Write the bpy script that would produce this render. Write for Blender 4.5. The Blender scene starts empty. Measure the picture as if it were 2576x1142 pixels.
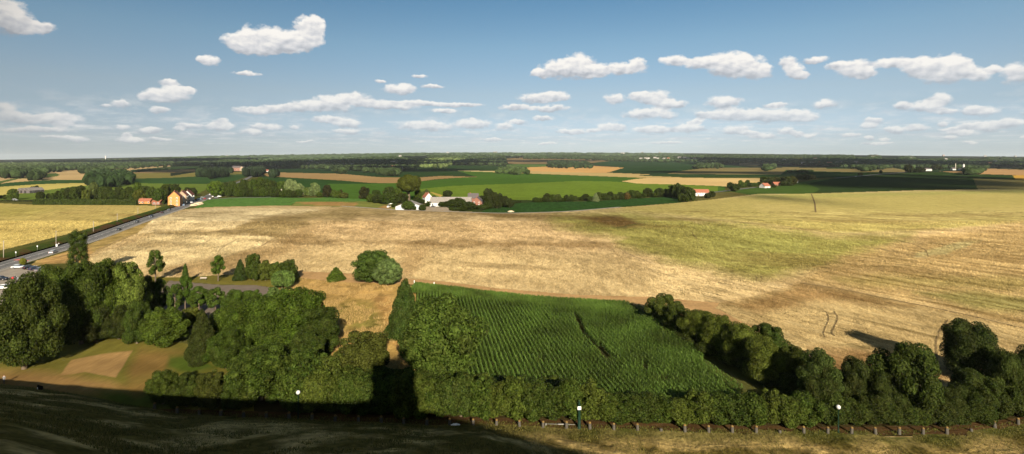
import bpy, math, random, time
import numpy as np
from mathutils import Vector
T0 = time.time()
random.seed(7)
RNG = np.random.default_rng(11)
scene = bpy.context.scene
COL = scene.collection
PI = math.pi
F = 1288.0      # focal length in layout units (frame = 2576 x 1142)
HX, HY = 1288.0, 400.0
CH = 43.0       # eye height above the fields
SAZ = math.radians(-13.3)      # azimuth the sunlight travels to
TEL = 0.42                     # tan(sun elevation)
SEL = math.atan(TEL)

# ------------------------------------------------------------------ terrain
_rk = np.array([-1.3, -1.0, -.8, -.6, -.22, 0.0, .35, .7, 1.0, 1.3])
_ro = np.array([-2.0, -2.0, 2.0, 7.0, 13.5, 15.5, 14.0, 9.0, 6.0, 5.0])
def terrain(x, y):
    x = np.asarray(x, float); y = np.asarray(y, float)
    k = x / np.maximum(y, 1.0)
    off = np.interp(k, _rk, _ro)
    zr = 43 + off / F * 9000.0
    t = np.clip((y - 1900) / 7100.0, 0, 1)
    s = t * t * (3 - 2 * t)
    fade = np.clip((y - 1200) / 3000.0, 0, 1)
    w = 2.5 * np.sin(x / 410.0 + 1.1) * np.sin(y / 900.0) + 4.0 * np.sin(x / 930.0 - y / 2100.0 + .6) * np.clip((y - 3500) / 3000., 0, 1)
    far = np.clip((y - 11000) / 4000.0, 0, 1)
    return zr * s + w * fade * .5 - far * 60
def dproj(x, y, z):
    y = np.maximum(y, 1.0)
    return HX + F * x / y, HY + F * (CH - z) / y
def ground_at(dx, dy, h=0.0):
    """world point on the terrain (lifted by h) seen at layout position dx, dy"""
    k = (dx - HX) / F
    lo, hi = 20.0, 13500.0
    for _ in range(50):
        m = math.sqrt(lo * hi)
        v = HY + F * (CH - h - float(terrain(k * m, m))) / m
        if v > dy: lo = m
        else: hi = m
    m = math.sqrt(lo * hi)
    return k * m, m, float(terrain(k * m, m))
def P(i, pts):   # positions measured in enlarged strip i of the far distance
    return [(429.33 * i + a / 6.0, 369.0 + b / 6.0) for a, b in pts]
def C3(pts): return [(587 + .345 * a, 360.6 + .345 * b) for a, b in pts]
def C5(pts): return [(1215.9 + .345 * a, 360.6 + .345 * b) for a, b in pts]
def C7(pts): return [(1844.8 + .345 * a, 360.6 + .345 * b) for a, b in pts]
def C8(pts): return [(1844.8 + .376 * a, 712.8 + .376 * b) for a, b in pts]
def C0(pts): return [(a * .345, 360.6 + b * .345) for a, b in pts]
def R7(pts): return [(a * .1823, 536.7 + b * .1823) for a, b in pts]

# ------------------------------------------------------------------ noise
_tab = np.random.default_rng(3).random((256, 256))
def vnoise(x, y):
    xi = np.floor(x).astype(int); yi = np.floor(y).astype(int)
    fx = x - xi; fy = y - yi
    fx = fx * fx * (3 - 2 * fx); fy = fy * fy * (3 - 2 * fy)
    a = _tab[xi & 255, yi & 255]; b = _tab[(xi + 1) & 255, yi & 255]
    c = _tab[xi & 255, (yi + 1) & 255]; d = _tab[(xi + 1) & 255, (yi + 1) & 255]
    return (a * (1 - fx) + b * fx) * (1 - fy) + (c * (1 - fx) + d * fx) * fy
def fbm(x, y, o=4):
    s = 0; a = .5; n = 0
    for i in range(o):
        s = s + a * vnoise(x * 2 ** i + 17 * i, y * 2 ** i + 31 * i); n += a; a *= .55
    return s / n

# ------------------------------------------------------------------ materials
ALB = .60
def lin(c):
    r = []
    for v in c:
        v = v / 255.0
        r.append(v / 12.92 if v <= .04045 else ((v + .055) / 1.055) ** 2.4)
    return r
def alb(c): return tuple(v * ALB for v in lin(c))
_m = {}
def newmat(name):
    m = bpy.data.materials.new(name); m.use_nodes = True
    nt = m.node_tree; b = nt.nodes['Principled BSDF']
    return m, nt, b
def N(nt, t, **kw):
    n = nt.nodes.new(t)
    for k, v in kw.items(): setattr(n, k, v)
    return n
def L(nt, a, b): nt.links.new(a, b)
def math_n(nt, op, a=None, b=None, c=None, clamp=False):
    n = nt.nodes.new('ShaderNodeMath'); n.operation = op; n.use_clamp = clamp
    for i, v in enumerate((a, b, c)):
        if v is None: continue
        if isinstance(v, (int, float)): n.inputs[i].default_value = v
        else: nt.links.new(v, n.inputs[i])
    return n.outputs[0]
def mixc(nt, fac, a, b, blend='MIX'):
    n = nt.nodes.new('ShaderNodeMix'); n.data_type = 'RGBA'; n.blend_type = blend
    for s, v in ((n.inputs[0], fac), (n.inputs[6], a), (n.inputs[7], b)):
        if isinstance(v, (int, float)): s.default_value = v
        elif isinstance(v, tuple): s.default_value = (*v[:3], 1)
        else: nt.links.new(v, s)
    return n.outputs[2]
def noise_n(nt, vec, scale, detail=3, rough=.55, dist=0):
    n = nt.nodes.new('ShaderNodeTexNoise'); n.inputs['Scale'].default_value = scale
    n.inputs['Detail'].default_value = detail; n.inputs['Roughness'].default_value = rough
    n.inputs['Distortion'].default_value = dist
    if vec is not None: nt.links.new(vec, n.inputs['Vector'])
    return n.outputs['Fac']
def remap(nt, v, a, b, c, d):
    n = nt.nodes.new('ShaderNodeMapRange'); nt.links.new(v, n.inputs[0])
    for i, q in enumerate((a, b, c, d)): n.inputs[i + 1].default_value = q
    return n.outputs[0]
def plain(name, c, rough=.7, metal=0, var=.15, scale=2.0, spec=.3):
    if name in _m: return _m[name]
    m, nt, b = newmat(name)
    tc = N(nt, 'ShaderNodeTexCoord')
    n = noise_n(nt, tc.outputs['Object'], scale, 4)
    f = remap(nt, n, .3, .7, 1 - var, 1 + var)
    base = N(nt, 'ShaderNodeRGB'); base.outputs[0].default_value = (*c, 1)
    g = N(nt, 'ShaderNodeCombineColor')
    for i in range(3): L(nt, f, g.inputs[i])
    L(nt, mixc(nt, 1.0, base.outputs[0], g.outputs[0], 'MULTIPLY'), b.inputs['Base Color'])
    b.inputs['Roughness'].default_value = rough; b.inputs['Metallic'].default_value = metal
    b.inputs['Specular IOR Level'].default_value = spec
    _m[name] = m; return m
def field_mat(name, fine=1.2, famp=.18, streak=(.05, .3, 20), samp=.12, bump=.5, bscale=1.2, tint=(1, 1, 1)):
    """crop or grass surface: own colour from the field map, broken up by grain, streaks and relief"""
    if name in _m: return _m[name]
    m, nt, b = newmat(name)
    at = N(nt, 'ShaderNodeAttribute'); at.attribute_name = 'Col'
    ge = N(nt, 'ShaderNodeNewGeometry'); pos = ge.outputs['Position']
    mq_ = N(nt, 'ShaderNodeMapping'); L(nt, pos, mq_.inputs['Vector']); mq_.inputs['Scale'].default_value = (1, .24, 1)
    n1 = noise_n(nt, mq_.outputs[0], fine, 4, .65)
    n1b = noise_n(nt, mq_.outputs[0], fine * .27, 4, .7)
    mp = N(nt, 'ShaderNodeMapping'); mp.vector_type = 'TEXTURE'; L(nt, pos, mp.inputs['Vector'])
    mp.inputs['Rotation'].default_value = (0, 0, math.radians(streak[2]))
    mp.inputs['Scale'].default_value = (1 / streak[0], 1 / streak[1], 1)
    n2 = noise_n(nt, mp.outputs[0], 1.0, 4, .6, .6)
    f = math_n(nt, 'MULTIPLY', remap(nt, n1, .25, .75, 1 - famp, 1 + famp), remap(nt, n2, .3, .7, 1 - samp, 1 + samp))
    f = math_n(nt, 'MULTIPLY', f, remap(nt, n1b, .3, .7, 1 - famp * .8, 1 + famp * .8))
    g = N(nt, 'ShaderNodeCombineColor')
    for i in range(3): L(nt, f, g.inputs[i])
    c = mixc(nt, 1.0, at.outputs['Color'], g.outputs[0], 'MULTIPLY')
    if name == 'wheat_crop':   # broken dark creases where the crop is laid over
        mc_ = N(nt, 'ShaderNodeMapping'); mc_.vector_type = 'TEXTURE'; L(nt, pos, mc_.inputs['Vector'])
        mc_.inputs['Rotation'].default_value = (0, 0, math.radians(36)); mc_.inputs['Scale'].default_value = (7, 34, 1)
        r1 = noise_n(nt, mc_.outputs[0], 1.0, 5, .62, 1.2)
        ridge = remap(nt, math_n(nt, 'ABSOLUTE', math_n(nt, 'SUBTRACT', r1, .5)), .0, .028, 1, 0)
        mc2 = N(nt, 'ShaderNodeMapping'); mc2.vector_type = 'TEXTURE'; L(nt, pos, mc2.inputs['Vector'])
        mc2.inputs['Rotation'].default_value = (0, 0, math.radians(30)); mc2.inputs['Scale'].default_value = (2.2, 11, 1)
        r2 = noise_n(nt, mc2.outputs[0], 1.0, 3, .6, .8)
        ridge2 = remap(nt, math_n(nt, 'ABSOLUTE', math_n(nt, 'SUBTRACT', r2, .46)), .0, .06, .6, 0)
        gate = remap(nt, noise_n(nt, pos, .022, 3, .6), .42, .58, .15, 1)
        amt = math_n(nt, 'MULTIPLY', math_n(nt, 'MULTIPLY', math_n(nt, 'MAXIMUM', ridge, ridge2), gate), math_n(nt, 'MULTIPLY', at.outputs['Alpha'], .95))
        c = mixc(nt, amt, c, alb((92, 76, 38)))
    L(nt, c, b.inputs['Base Color']); b.inputs['Roughness'].default_value = .85
    b.inputs['Specular IOR Level'].default_value = .0
    if bump:
        n3 = noise_n(nt, mq_.outputs[0], bscale, 3, .65)
        bp = N(nt, 'ShaderNodeBump'); bp.inputs['Strength'].default_value = bump; bp.inputs['Distance'].default_value = .25
        L(nt, math_n(nt, 'ADD', n3, math_n(nt, 'MULTIPLY', n2, 1.5)), bp.inputs['Height']); L(nt, bp.outputs[0], b.inputs['Normal'])
    _m[name] = m; return m
def leaf_material(name, trans=.22, gloss=.03, isl=.52, nsc=5.0):
    m, nt, b = newmat(name)
    oi = N(nt, 'ShaderNodeObjectInfo'); ge = N(nt, 'ShaderNodeNewGeometry'); tc = N(nt, 'ShaderNodeTexCoord')
    n = noise_n(nt, tc.outputs['Object'], nsc, 3, .6)
    f = math_n(nt, 'MULTIPLY', remap(nt, ge.outputs['Random Per Island'], 0, 1, 1 - isl, 1 + isl), remap(nt, n, .32, .68, .50, 1.50))
    g = N(nt, 'ShaderNodeCombineColor')
    for i in range(3): L(nt, f, g.inputs[i])
    c = mixc(nt, 1.0, oi.outputs['Color'], g.outputs[0], 'MULTIPLY')
    c2 = mixc(nt, math_n(nt, 'MULTIPLY', ge.outputs['Random Per Island'], .25), c, (.13, .12, .03))
    L(nt, c2, b.inputs['Base Color']); b.inputs['Roughness'].default_value = .55
    b.inputs['Specular IOR Level'].default_value = gloss
    tr = N(nt, 'ShaderNodeBsdfTranslucent'); L(nt, c2, tr.inputs['Color'])
    mx = N(nt, 'ShaderNodeMixShader'); mx.inputs[0].default_value = trans
    out = nt.nodes['Material Output']
    L(nt, b.outputs[0], mx.inputs[1]); L(nt, tr.outputs[0], mx.inputs[2]); L(nt, mx.outputs[0], out.inputs['Surface'])
    return m
LEAF = leaf_material('foliage_leaves')
BARK = plain('tree_bark', (.10, .075, .05), .9, var=.3, scale=12)

# ------------------------------------------------------------------ object helpers
def link(o, parent=None):
    COL.objects.link(o)
    if parent: o.parent = parent
    return o
def empty(name, loc, rz=0):
    o = bpy.data.objects.new(name, None); o.empty_display_size = .3
    o.location = loc; o.rotation_euler = (0, 0, rz); return link(o)
def tag(o, label, cat=None, group=None, kind=None):
    o['label'] = label
    if cat: o['category'] = cat
    if group: o['group'] = group
    if kind: o['kind'] = kind
    return o
def npmesh(name, V, Fq, mats, midx=None, smooth=False):
    V = np.asarray(V, np.float32); Fq = np.asarray(Fq, np.int32)
    me = bpy.data.meshes.new(name)
    nf, k = Fq.shape
    me.vertices.add(len(V)); me.vertices.foreach_set('co', V.ravel())
    me.loops.add(nf * k); me.loops.foreach_set('vertex_index', Fq.ravel())
    me.polygons.add(nf); me.polygons.foreach_set('loop_start', np.arange(0, nf * k, k, dtype=np.int32))
    for m in mats: me.materials.append(m)
    if midx is not None: me.polygons.foreach_set('material_index', np.asarray(midx, np.int32))
    me.update(calc_edges=True)
    me.polygons.foreach_set('use_smooth', np.full(nf, smooth, dtype=bool))
    return me
class MB:
    """collects simple solids into one mesh"""
    def __init__(s): s.v = []; s.f = []; s.sm = []
    def add(s, vs, fs, sm=False):
        b = len(s.v); s.v += [tuple(v) for v in vs]
        for f in fs: s.f.append(tuple(b + i for i in f)); s.sm.append(sm)
    def box(s, x0, x1, y0, y1, z0, z1, taper=0):
        t = taper
        s.add([(x0, y0, z0), (x1, y0, z0), (x1, y1, z0), (x0, y1, z0), (x0 + t, y0 + t, z1), (x1 - t, y0 + t, z1), (x1 - t, y1 - t, z1), (x0 + t, y1 - t, z1)],
              [(3, 2, 1, 0), (4, 5, 6, 7), (0, 1, 5, 4), (1, 2, 6, 5), (2, 3, 7, 6), (3, 0, 4, 7)])
    def lathe(s, prof, n=12, cx=0, cy=0, cz=0, jit=0):
        vs = []; fs = []
        for r, z in prof:
            for i in range(n):
                a = 2 * PI * i / n; rr = r * (1 + jit * (random.random() - .5))
                vs.append((cx + rr * math.cos(a), cy + rr * math.sin(a), cz + z))
        for j in range(len(prof) - 1):
            for i in range(n):
                fs.append((j * n + i, j * n + (i + 1) % n, (j + 1) * n + (i + 1) % n, (j + 1) * n + i))
        fs.append(tuple(range(n))[::-1]); fs.append(tuple((len(prof) - 1) * n + i for i in range(n)))
        s.add(vs, fs, True)
    def tube(s, pts, rad, n=7):
        vs = []; fs = []
        for j, p in enumerate(pts):
            p = Vector(p); q = Vector(pts[min(j + 1, len(pts) - 1)]); o = Vector(pts[max(j - 1, 0)])
            d = (q - o).normalized(); u = d.orthogonal().normalized()
            if abs(d.z) < .99: u = Vector((-d.y, d.x, 0)).normalized()
            w = d.cross(u); r = rad[j] if hasattr(rad, '__len__') else rad
            for i in range(n):
                a = 2 * PI * i / n; vs.append(p + (u * math.cos(a) + w * math.sin(a)) * r)
        for j in range(len(pts) - 1):
            for i in range(n):
                fs.append((j * n + i, j * n + (i + 1) % n, (j + 1) * n + (i + 1) % n, (j + 1) * n + i))
        fs.append(tuple(range(n))[::-1]); fs.append(tuple((len(pts) - 1) * n + i for i in range(n)))
        s.add(vs, fs, True)
    def ball(s, c, r, sub=8):
        prof = []
        rz = r if not hasattr(r, '__len__') else 1
        R = (r, r, r) if not hasattr(r, '__len__') else r
        vs = []; fs = []; n = sub * 2
        for j in range(1, sub):
            th = PI * j / sub
            for i in range(n):
                a = 2 * PI * i / n
                vs.append((c[0] + R[0] * math.sin(th) * math.cos(a), c[1] + R[1] * math.sin(th) * math.sin(a), c[2] - R[2] * math.cos(th)))
        for j in range(sub - 2):
            for i in range(n): fs.append((j * n + i, j * n + (i + 1) % n, (j + 1) * n + (i + 1) % n, (j + 1) * n + i))
        vs += [(c[0], c[1], c[2] - R[2]), (c[0], c[1], c[2] + R[2])]; b = len(vs) - 2; t = (sub - 2) * n
        for i in range(n): fs.append((b, (i + 1) % n, i)); fs.append((b + 1, t + i, t + (i + 1) % n))
        s.add(vs, fs, True)
    def mesh(s, name, mat):
        me = bpy.data.meshes.new(name); me.from_pydata(s.v, [], s.f); me.materials.append(mat)
        me.polygons.foreach_set('use_smooth', s.sm); me.update(); return me
    def obj(s, name, mat, parent=None): return link(bpy.data.objects.new(name, s.mesh(name, mat)), parent)

# ------------------------------------------------------------------ field map
def inpoly(px, py, poly):
    ins = np.zeros(px.shape, bool); n = len(poly)
    for i in range(n):
        x0, y0 = poly[i]; x1, y1 = poly[(i + 1) % n]
        if y0 == y1: continue
        c = ((y0 > py) != (y1 > py)) & (px < (x1 - x0) * (py - y0) / (y1 - y0) + x0)
        ins ^= c
    return ins
def polydist(px, py, poly):
    d = np.full(px.shape, 1e9); n = len(poly)
    for i in range(n):
        x0, y0 = poly[i]; x1, y1 = poly[(i + 1) % n]
        dx, dy = x1 - x0, y1 - y0; l2 = dx * dx + dy * dy + 1e-9
        t = np.clip(((px - x0) * dx + (py - y0) * dy) / l2, 0, 1)
        d = np.minimum(d, np.hypot(px - x0 - t * dx, py - y0 - t * dy))
    return np.where(inpoly(px, py, poly), d, -d)

# fields: (name, label, material, polygon, colour)  - later ones lie over earlier ones
PALE = (228, 200, 148); STRAW = (222, 190, 135); YEL = (196, 178, 102); OLIVE = (176, 164, 92)
FIELDS = []
def field(name, label, mat, poly, col, jit=.0): FIELDS.append((name, label, mat, poly, col, jit))
SM, WH, GR, MA = 'smooth_crop', 'wheat_crop', 'grass', 'maize_leaves'
# --- far strip 0
field('pasture', 'dark green fields below the woods at the far left edge', GR, P(0, [(-400, 420), (0, 395), (640, 380), (1220, 345), (1500, 330), (2576, 262), (2576, 250), (1600, 300), (1220, 290), (500, 340), (-400, 340)]), (38, 56, 36))
field('wheat_field', 'pale stubble field around the round copse at the left', SM, P(0, [(-400, 640), (0, 562), (60, 540), (280, 485), (560, 415), (640, 385), (900, 365), (1500, 330), (1700, 315), (2100, 300), (2576, 268), (2576, 345), (1990, 375), (2010, 400), (2576, 395), (2576, 470), (2000, 480), (1700, 507), (1330, 502), (850, 500), (500, 515), (100, 545)]), (196, 168, 118))
field('pasture', 'olive field to the right of the round copse', SM, P(0, [(1650, 485), (1750, 470), (2010, 400), (2576, 392), (2576, 445), (2976, 380), (4000, 372), (3950, 400), (3300, 430), (2576, 470), (2000, 480)]), (128, 120, 66))
field('wheat_field', 'narrow tan stubble strip above the far left hedge line', SM, P(0, [(1990, 378), (2576, 345), (2976, 335), (2976, 375), (2576, 395), (2010, 398)]), (170, 140, 95))
field('pasture', 'green strip with a hedge across the far left fields', GR, P(0, [(1960, 350), (2576, 300), (3050, 285), (3000, 330), (2576, 345), (1990, 375)]), (54, 74, 40))
field('pasture', 'small green wedge between pale fields at the far left', GR, P(0, [(-300, 560), (0, 510), (200, 480), (420, 465), (550, 420), (850, 400), (900, 425), (870, 445), (650, 470), (430, 475), (280, 485), (60, 535), (0, 555), (-300, 620)]), (84, 104, 52))
field('wheat_field', 'tan stubble field at the far left edge', SM, P(0, [(-300, 450), (0, 440), (440, 440), (350, 465), (200, 480), (0, 520), (-300, 560)]), (186, 160, 115))
field('pasture', 'long dark green crop strip crossing the left distance', GR, P(0, [(-400, 680), (0, 570), (100, 545), (500, 515), (850, 500), (1330, 502), (1700, 507), (2000, 482), (2576, 468), (3300, 432), (3850, 402), (3750, 440), (3650, 480), (3500, 530), (3100, 560), (2576, 560), (1900, 545), (1450, 545), (1000, 552), (560, 568), (0, 608), (-400, 700)]), (56, 84, 44))
field('wheat_field', 'bright yellow wheat field behind the grey barns', SM, P(0, [(-400, 720), (0, 605), (560, 567), (1000, 553), (1450, 545), (1850, 548), (1700, 565), (1100, 600), (900, 630), (600, 665), (330, 705), (110, 722), (0, 738), (-400, 800)]), (200, 184, 104))
field('pasture', 'bright green meadow behind the row of trees at left', GR, P(0, [(-400, 820), (110, 722), (330, 705), (600, 665), (900, 630), (1100, 600), (1700, 562), (1900, 545), (2576, 560), (3100, 560), (3200, 600), (3000, 700), (2900, 760), (2400, 870), (520, 870), (520, 800), (-400, 810)]), (106, 124, 52))
field('wheat_field', 'large yellow wheat field left of the road', WH, [(-500, 500), (0, 511), (85, 515), (345, 516), (407, 518), (365, 537), (166, 590), (0, 630), (-500, 760)], (208, 186, 112))
# --- far strip 1 / 2
field('pasture', 'dark green field behind the brick farm', GR, P(1, [(1450, 300), (2576, 295), (3300, 360), (3100, 470), (2576, 410), (1500, 385)]), (42, 66, 36))
field('wheat_field', 'long tan stubble field in the middle distance', SM, P(1, [(1390, 405), (1600, 388), (2576, 408), (3140, 460), (3700, 470), (4100, 438), (4280, 445), (4620, 455), (4300, 470), (4000, 490), (3780, 520), (3400, 552), (3000, 545), (2576, 508), (1450, 445)]), (168, 138, 92))
field('pasture', 'dark green valley field behind the stubble', GR, P(1, [(1430, 448), (2576, 512), (3000, 548), (3380, 552), (3360, 800), (2576, 780), (2300, 700), (1300, 480)]), (50, 78, 36))
field('pasture', 'dark green rise to the right of the far village', GR, P(2, [(560, 455), (720, 380), (900, 370), (1150, 320), (1600, 280), (2300, 275), (2576, 290), (2576, 365), (1700, 360), (2050, 450), (1560, 438), (900, 465)]), (46, 70, 34))
field('pasture', 'broad green meadow across the middle distance', GR, P(2, [(-200, 560), (350, 560), (780, 550), (1220, 520), (1700, 472), (2050, 455), (1750, 365), (2576, 385), (3650, 435), (4620, 470), (4200, 520), (4480, 555), (5152, 572), (5800, 600), (5800, 700), (4900, 740), (2576, 830), (1350, 850), (0, 830), (-300, 800)]), (76, 108, 40))
field('pasture', 'light green lower half of the big meadow', GR, P(3, [(-1400, 640), (-900, 590), (0, 560), (1000, 516), (1540, 526), (1900, 556), (2576, 572), (3100, 600), (3100, 690), (2576, 640), (0, 835), (-1400, 835)]), (112, 134, 48))
field('farm_track', 'pale farm track across the green middle distance', SM, P(2, [(1700, 358), (2200, 364), (2576, 372), (3650, 398), (3650, 436), (2576, 392), (1900, 372)]), (205, 185, 130))
field('wheat_field', 'small yellow wedge beside the farm roof', SM, P(2, [(1330, 682), (1380, 685), (1530, 735), (1500, 760), (1400, 720)]), (190, 165, 85))
field('maize_field', 'green maize field beyond the pale wheat at left', 'maize_far', P(1, [(350, 935), (480, 830), (620, 790), (900, 765), (1500, 755), (1860, 770), (2576, 770), (2950, 800), (2960, 822), (2576, 830), (1890, 830), (1820, 882), (1500, 897), (900, 917)]), (92, 128, 60))
field('lawn', 'rough grass with bare tan patches before the farm', GR, P(1, [(1830, 885), (1890, 832), (2576, 832), (2960, 824), (3200, 850), (3400, 890), (3400, 960), (3100, 945), (2576, 905), (1700, 893)]), (128, 132, 66))
field('farm_yard', 'pale grey farm yard in front of the long barn', 'gravel', P(2, [(1200, 905), (1730, 915), (1730, 960), (1600, 985), (1250, 975)]), (176, 160, 138))
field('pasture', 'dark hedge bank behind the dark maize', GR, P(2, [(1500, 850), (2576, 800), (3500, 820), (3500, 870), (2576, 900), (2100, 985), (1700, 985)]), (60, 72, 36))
field('maize_field', 'dark green maize field right of the farm', 'maize_far', P(3, [(-520, 1000), (-300, 905), (0, 850), (400, 840), (1200, 822), (2100, 767), (2400, 755), (2620, 785), (2560, 840), (2280, 862), (1600, 912), (800, 977), (100, 1003), (-300, 1010)]), (54, 84, 40))
# --- far strip 3
field('wheat_field', 'brown ploughed slope on the far centre hill', SM, P(3, [(-100, 180), (200, 160), (1000, 165), (1640, 198), (1300, 235), (1230, 245), (500, 262), (0, 262), (-100, 250)]), (132, 112, 76))
field('pasture', 'green strip left of the tan square field', GR, P(3, [(-500, 290), (-100, 262), (500, 265), (740, 290), (230, 312), (0, 285)]), (86, 112, 52))
field('wheat_field', 'orange tan square field in the centre distance', SM, P(3, [(230, 312), (740, 290), (1250, 290), (1700, 315), (1440, 390), (900, 390), (250, 370)]), (214, 168, 104))
field('wheat_field', 'tan strip running along the tan square field', SM, P(3, [(-300, 370), (0, 372), (250, 368), (900, 388), (1440, 392), (2040, 415), (2576, 440), (2576, 470), (2040, 472), (1100, 436), (0, 395), (-300, 385)]), (196, 170, 112))
field('pasture', 'dark green slope right of the tan square field', GR, P(3, [(1240, 248), (1300, 235), (1640, 205), (2576, 205), (3000, 240), (3700, 330), (3100, 312), (2576, 370), (2330, 410), (1900, 402), (1440, 390), (1690, 318), (1400, 290), (1240, 275)]), (44, 70, 36))
field('wheat_field', 'pale wheat field left of the road houses', SM, P(3, [(1650, 522), (1850, 490), (2040, 470), (2576, 470), (3770, 475), (3760, 530), (3600, 560), (3250, 602), (3100, 592), (2576, 572), (1900, 556)]), (222, 190, 128))
# --- far strip 4 / 5
field('wheat_field', 'grey brown field in the right distance', SM, P(4, [(-250, 410), (0, 362), (380, 318), (1200, 318), (1600, 312), (2576, 322), (3000, 308), (3200, 310), (3380, 362), (3440, 385), (2576, 385), (1990, 370), (1560, 350), (1480, 420), (800, 420), (0, 412)]), (136, 122, 78))
field('pasture', 'dark green strip under the grey brown field', GR, P(4, [(-700, 430), (-250, 412), (0, 415), (800, 422), (1480, 420), (1560, 352), (1990, 372), (2576, 388), (3100, 395), (2576, 455), (2000, 470), (1190, 465), (0, 462), (-560, 440)]), (50, 74, 36))
field('wheat_field', 'small brown field before the far right woods', SM, P(4, [(860, 240), (1370, 222), (1370, 240), (1180, 260), (1120, 290), (850, 275)]), (126, 112, 76))
field('pasture', 'green slope below the road houses on the right', GR, P(4, [(480, 700), (900, 640), (1130, 605), (1450, 590), (2000, 500), (2300, 480), (2576, 470), (2700, 520), (2576, 690), (1980, 692), (1750, 735), (1100, 738), (870, 755), (480, 775)]), (74, 98, 42))
field('pasture', 'tan green verge beside the red roofed house', GR, P(4, [(200, 800), (480, 690), (740, 680), (1000, 725), (1100, 738), (870, 760), (420, 790)]), (120, 112, 62))
field('pasture', 'large dark green hill field at the right', GR, P(5, [(-700, 560), (-300, 480), (0, 462), (400, 430), (850, 392), (1280, 375), (1640, 405), (2400, 432), (2450, 492), (1810, 480), (1875, 638), (1000, 650), (0, 697), (-600, 693), (-500, 640)]), (54, 74, 36))  # base green deepened so the hill reads as lying in cloud shade
field('wheat_field', 'striped tan field near the right edge', 'striped_field', P(5, [(1280, 368), (1480, 375), (1820, 362), (1920, 325), (2576, 350), (3200, 365), (3200, 450), (2576, 432), (1640, 405)]), (188, 150, 102))
field('wheat_field', 'small orange field at the right edge', SM, P(5, [(2400, 432), (3200, 440), (3200, 520), (2576, 507), (2450, 492)]), (206, 160, 70))
field('wheat_field', 'greyish olive field corner at the right edge', WH, P(5, [(1810, 480), (2450, 492), (3200, 515), (3200, 700), (2400, 690), (1900, 655), (1875, 638)]), (134, 122, 74))
field('pasture', 'grey green field before the right edge woods', GR, P(5, [(1900, 300), (2050, 275), (2576, 275), (3200, 280), (3200, 365), (2576, 350), (1920, 322)]), (92, 92, 62))
field('pasture', 'green fields behind the white farmhouse at right', GR, P(5, [(-400, 320), (0, 295), (580, 285), (1450, 290), (1450, 355), (1280, 368), (840, 362), (540, 305), (250, 305), (0, 335), (-400, 330)]), (44, 66, 34))
# --- main wheat land
MAIN = [(225, 641), (345, 588), (395, 540), (432, 530), (520, 521), (690, 517), (860, 520), (1000, 526), (1200, 533), (1262, 537), (1440, 531), (1571, 521), (1700, 511), (1805, 500), (1905, 488), (2045, 487), (2100, 485), (2300, 479), (2480, 476), (2800, 480), (2800, 870), (2576, 826), (2315, 769), (2146, 735), (2014, 713), (1887, 748), (1810, 762), (1720, 754), (1641, 747), (1457, 742), (1258, 726), (1125, 709), (1008, 699), (884, 688), (749, 682), (600, 690), (440, 700), (225, 690)]
field('wheat_field', 'huge ripe wheat field filling the centre with lodged streaks', WH, MAIN, STRAW)
field('wheat_field', 'near wheat field with curved tyre tracks at lower right', WH, [(2014, 713), (2146, 735), (2315, 769), (2576, 826), (2900, 900), (2900, 1100), (2040, 1100), (2010, 890), (1885, 835), (1810, 800), (1740, 775), (1810, 762), (1887, 748)], (206, 176, 120))
field('farm_track', 'bare tan field margin between wheat and maize', 'soil', [(749, 682), (884, 688), (1008, 699), (1125, 709), (1258, 726), (1457, 742), (1641, 747), (1720, 754), (1810, 762), (1800, 775), (1900, 826), (2000, 870), (2060, 900), (2000, 910), (1870, 850), (1723, 800), (1640, 790), (1577, 771), (1404, 762), (1216, 743), (1100, 727), (1045, 716), (1000, 716), (880, 712), (749, 700)], (196, 158, 108))
field('meadow', 'dry straw coloured meadow between the trees', 'dry_meadow', [(749, 699), (880, 711), (1000, 715), (1060, 722), (1040, 800), (1045, 980), (980, 1000), (860, 960), (800, 800), (700, 760), (680, 735)], (178, 146, 84))
field('verge', 'tan grass verge between road and wheat', 'dry_meadow', [(91, 656), (222, 616), (346, 561), (425, 537), (440, 530), (440, 536), (395, 542), (345, 588), (225, 641), (225, 660), (105, 665), (60, 680)], (176, 150, 92))
field('lawn', 'grass strip with a bench beside the inner lane', GR, [(225, 690), (440, 698), (600, 690), (749, 684), (760, 705), (700, 725), (641, 717), (559, 716), (495, 711), (425, 706), (330, 720), (200, 700)], (120, 112, 52))
field('car_park', 'pale grey gravel car park at the left edge', 'gravel', [(-300, 760), (-80, 705), (0, 681), (40, 669), (60, 678), (113, 684), (140, 700), (150, 740), (120, 800), (-300, 900)], (164, 154, 140))
field('inner_lane', 'grey asphalt lane behind the garden trees', 'gravel', [(425, 706), (495, 712), (559, 717), (641, 717), (700, 726), (690, 742), (600, 760), (560, 800), (420, 800), (400, 740)], (128, 116, 104))
field('lawn', 'garden lawn with a dry tan square at lower left', GR, [(-200, 900), (100, 870), (300, 845), (520, 870), (640, 900), (640, 1060), (400, 1060), (175, 1030), (-200, 990)], (112, 106, 48))
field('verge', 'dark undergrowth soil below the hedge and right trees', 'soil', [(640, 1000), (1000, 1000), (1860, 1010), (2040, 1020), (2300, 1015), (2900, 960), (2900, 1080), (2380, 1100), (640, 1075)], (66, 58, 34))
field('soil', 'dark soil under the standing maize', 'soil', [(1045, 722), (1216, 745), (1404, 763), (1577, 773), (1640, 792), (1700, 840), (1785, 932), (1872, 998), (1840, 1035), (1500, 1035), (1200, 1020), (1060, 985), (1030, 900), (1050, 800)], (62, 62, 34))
field('soil_strip', 'red brown bare soil strip behind the stone bollards', 'soil', [(380, 1030), (480, 1030), (900, 1042), (1300, 1052), (1700, 1066), (2150, 1075), (2380, 1070), (2500, 1058), (2700, 1035), (2700, 1090), (2500, 1100), (2380, 1092), (2150, 1095), (1700, 1087), (1300, 1074), (900, 1064), (440, 1048)], (86, 66, 42))

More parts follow.
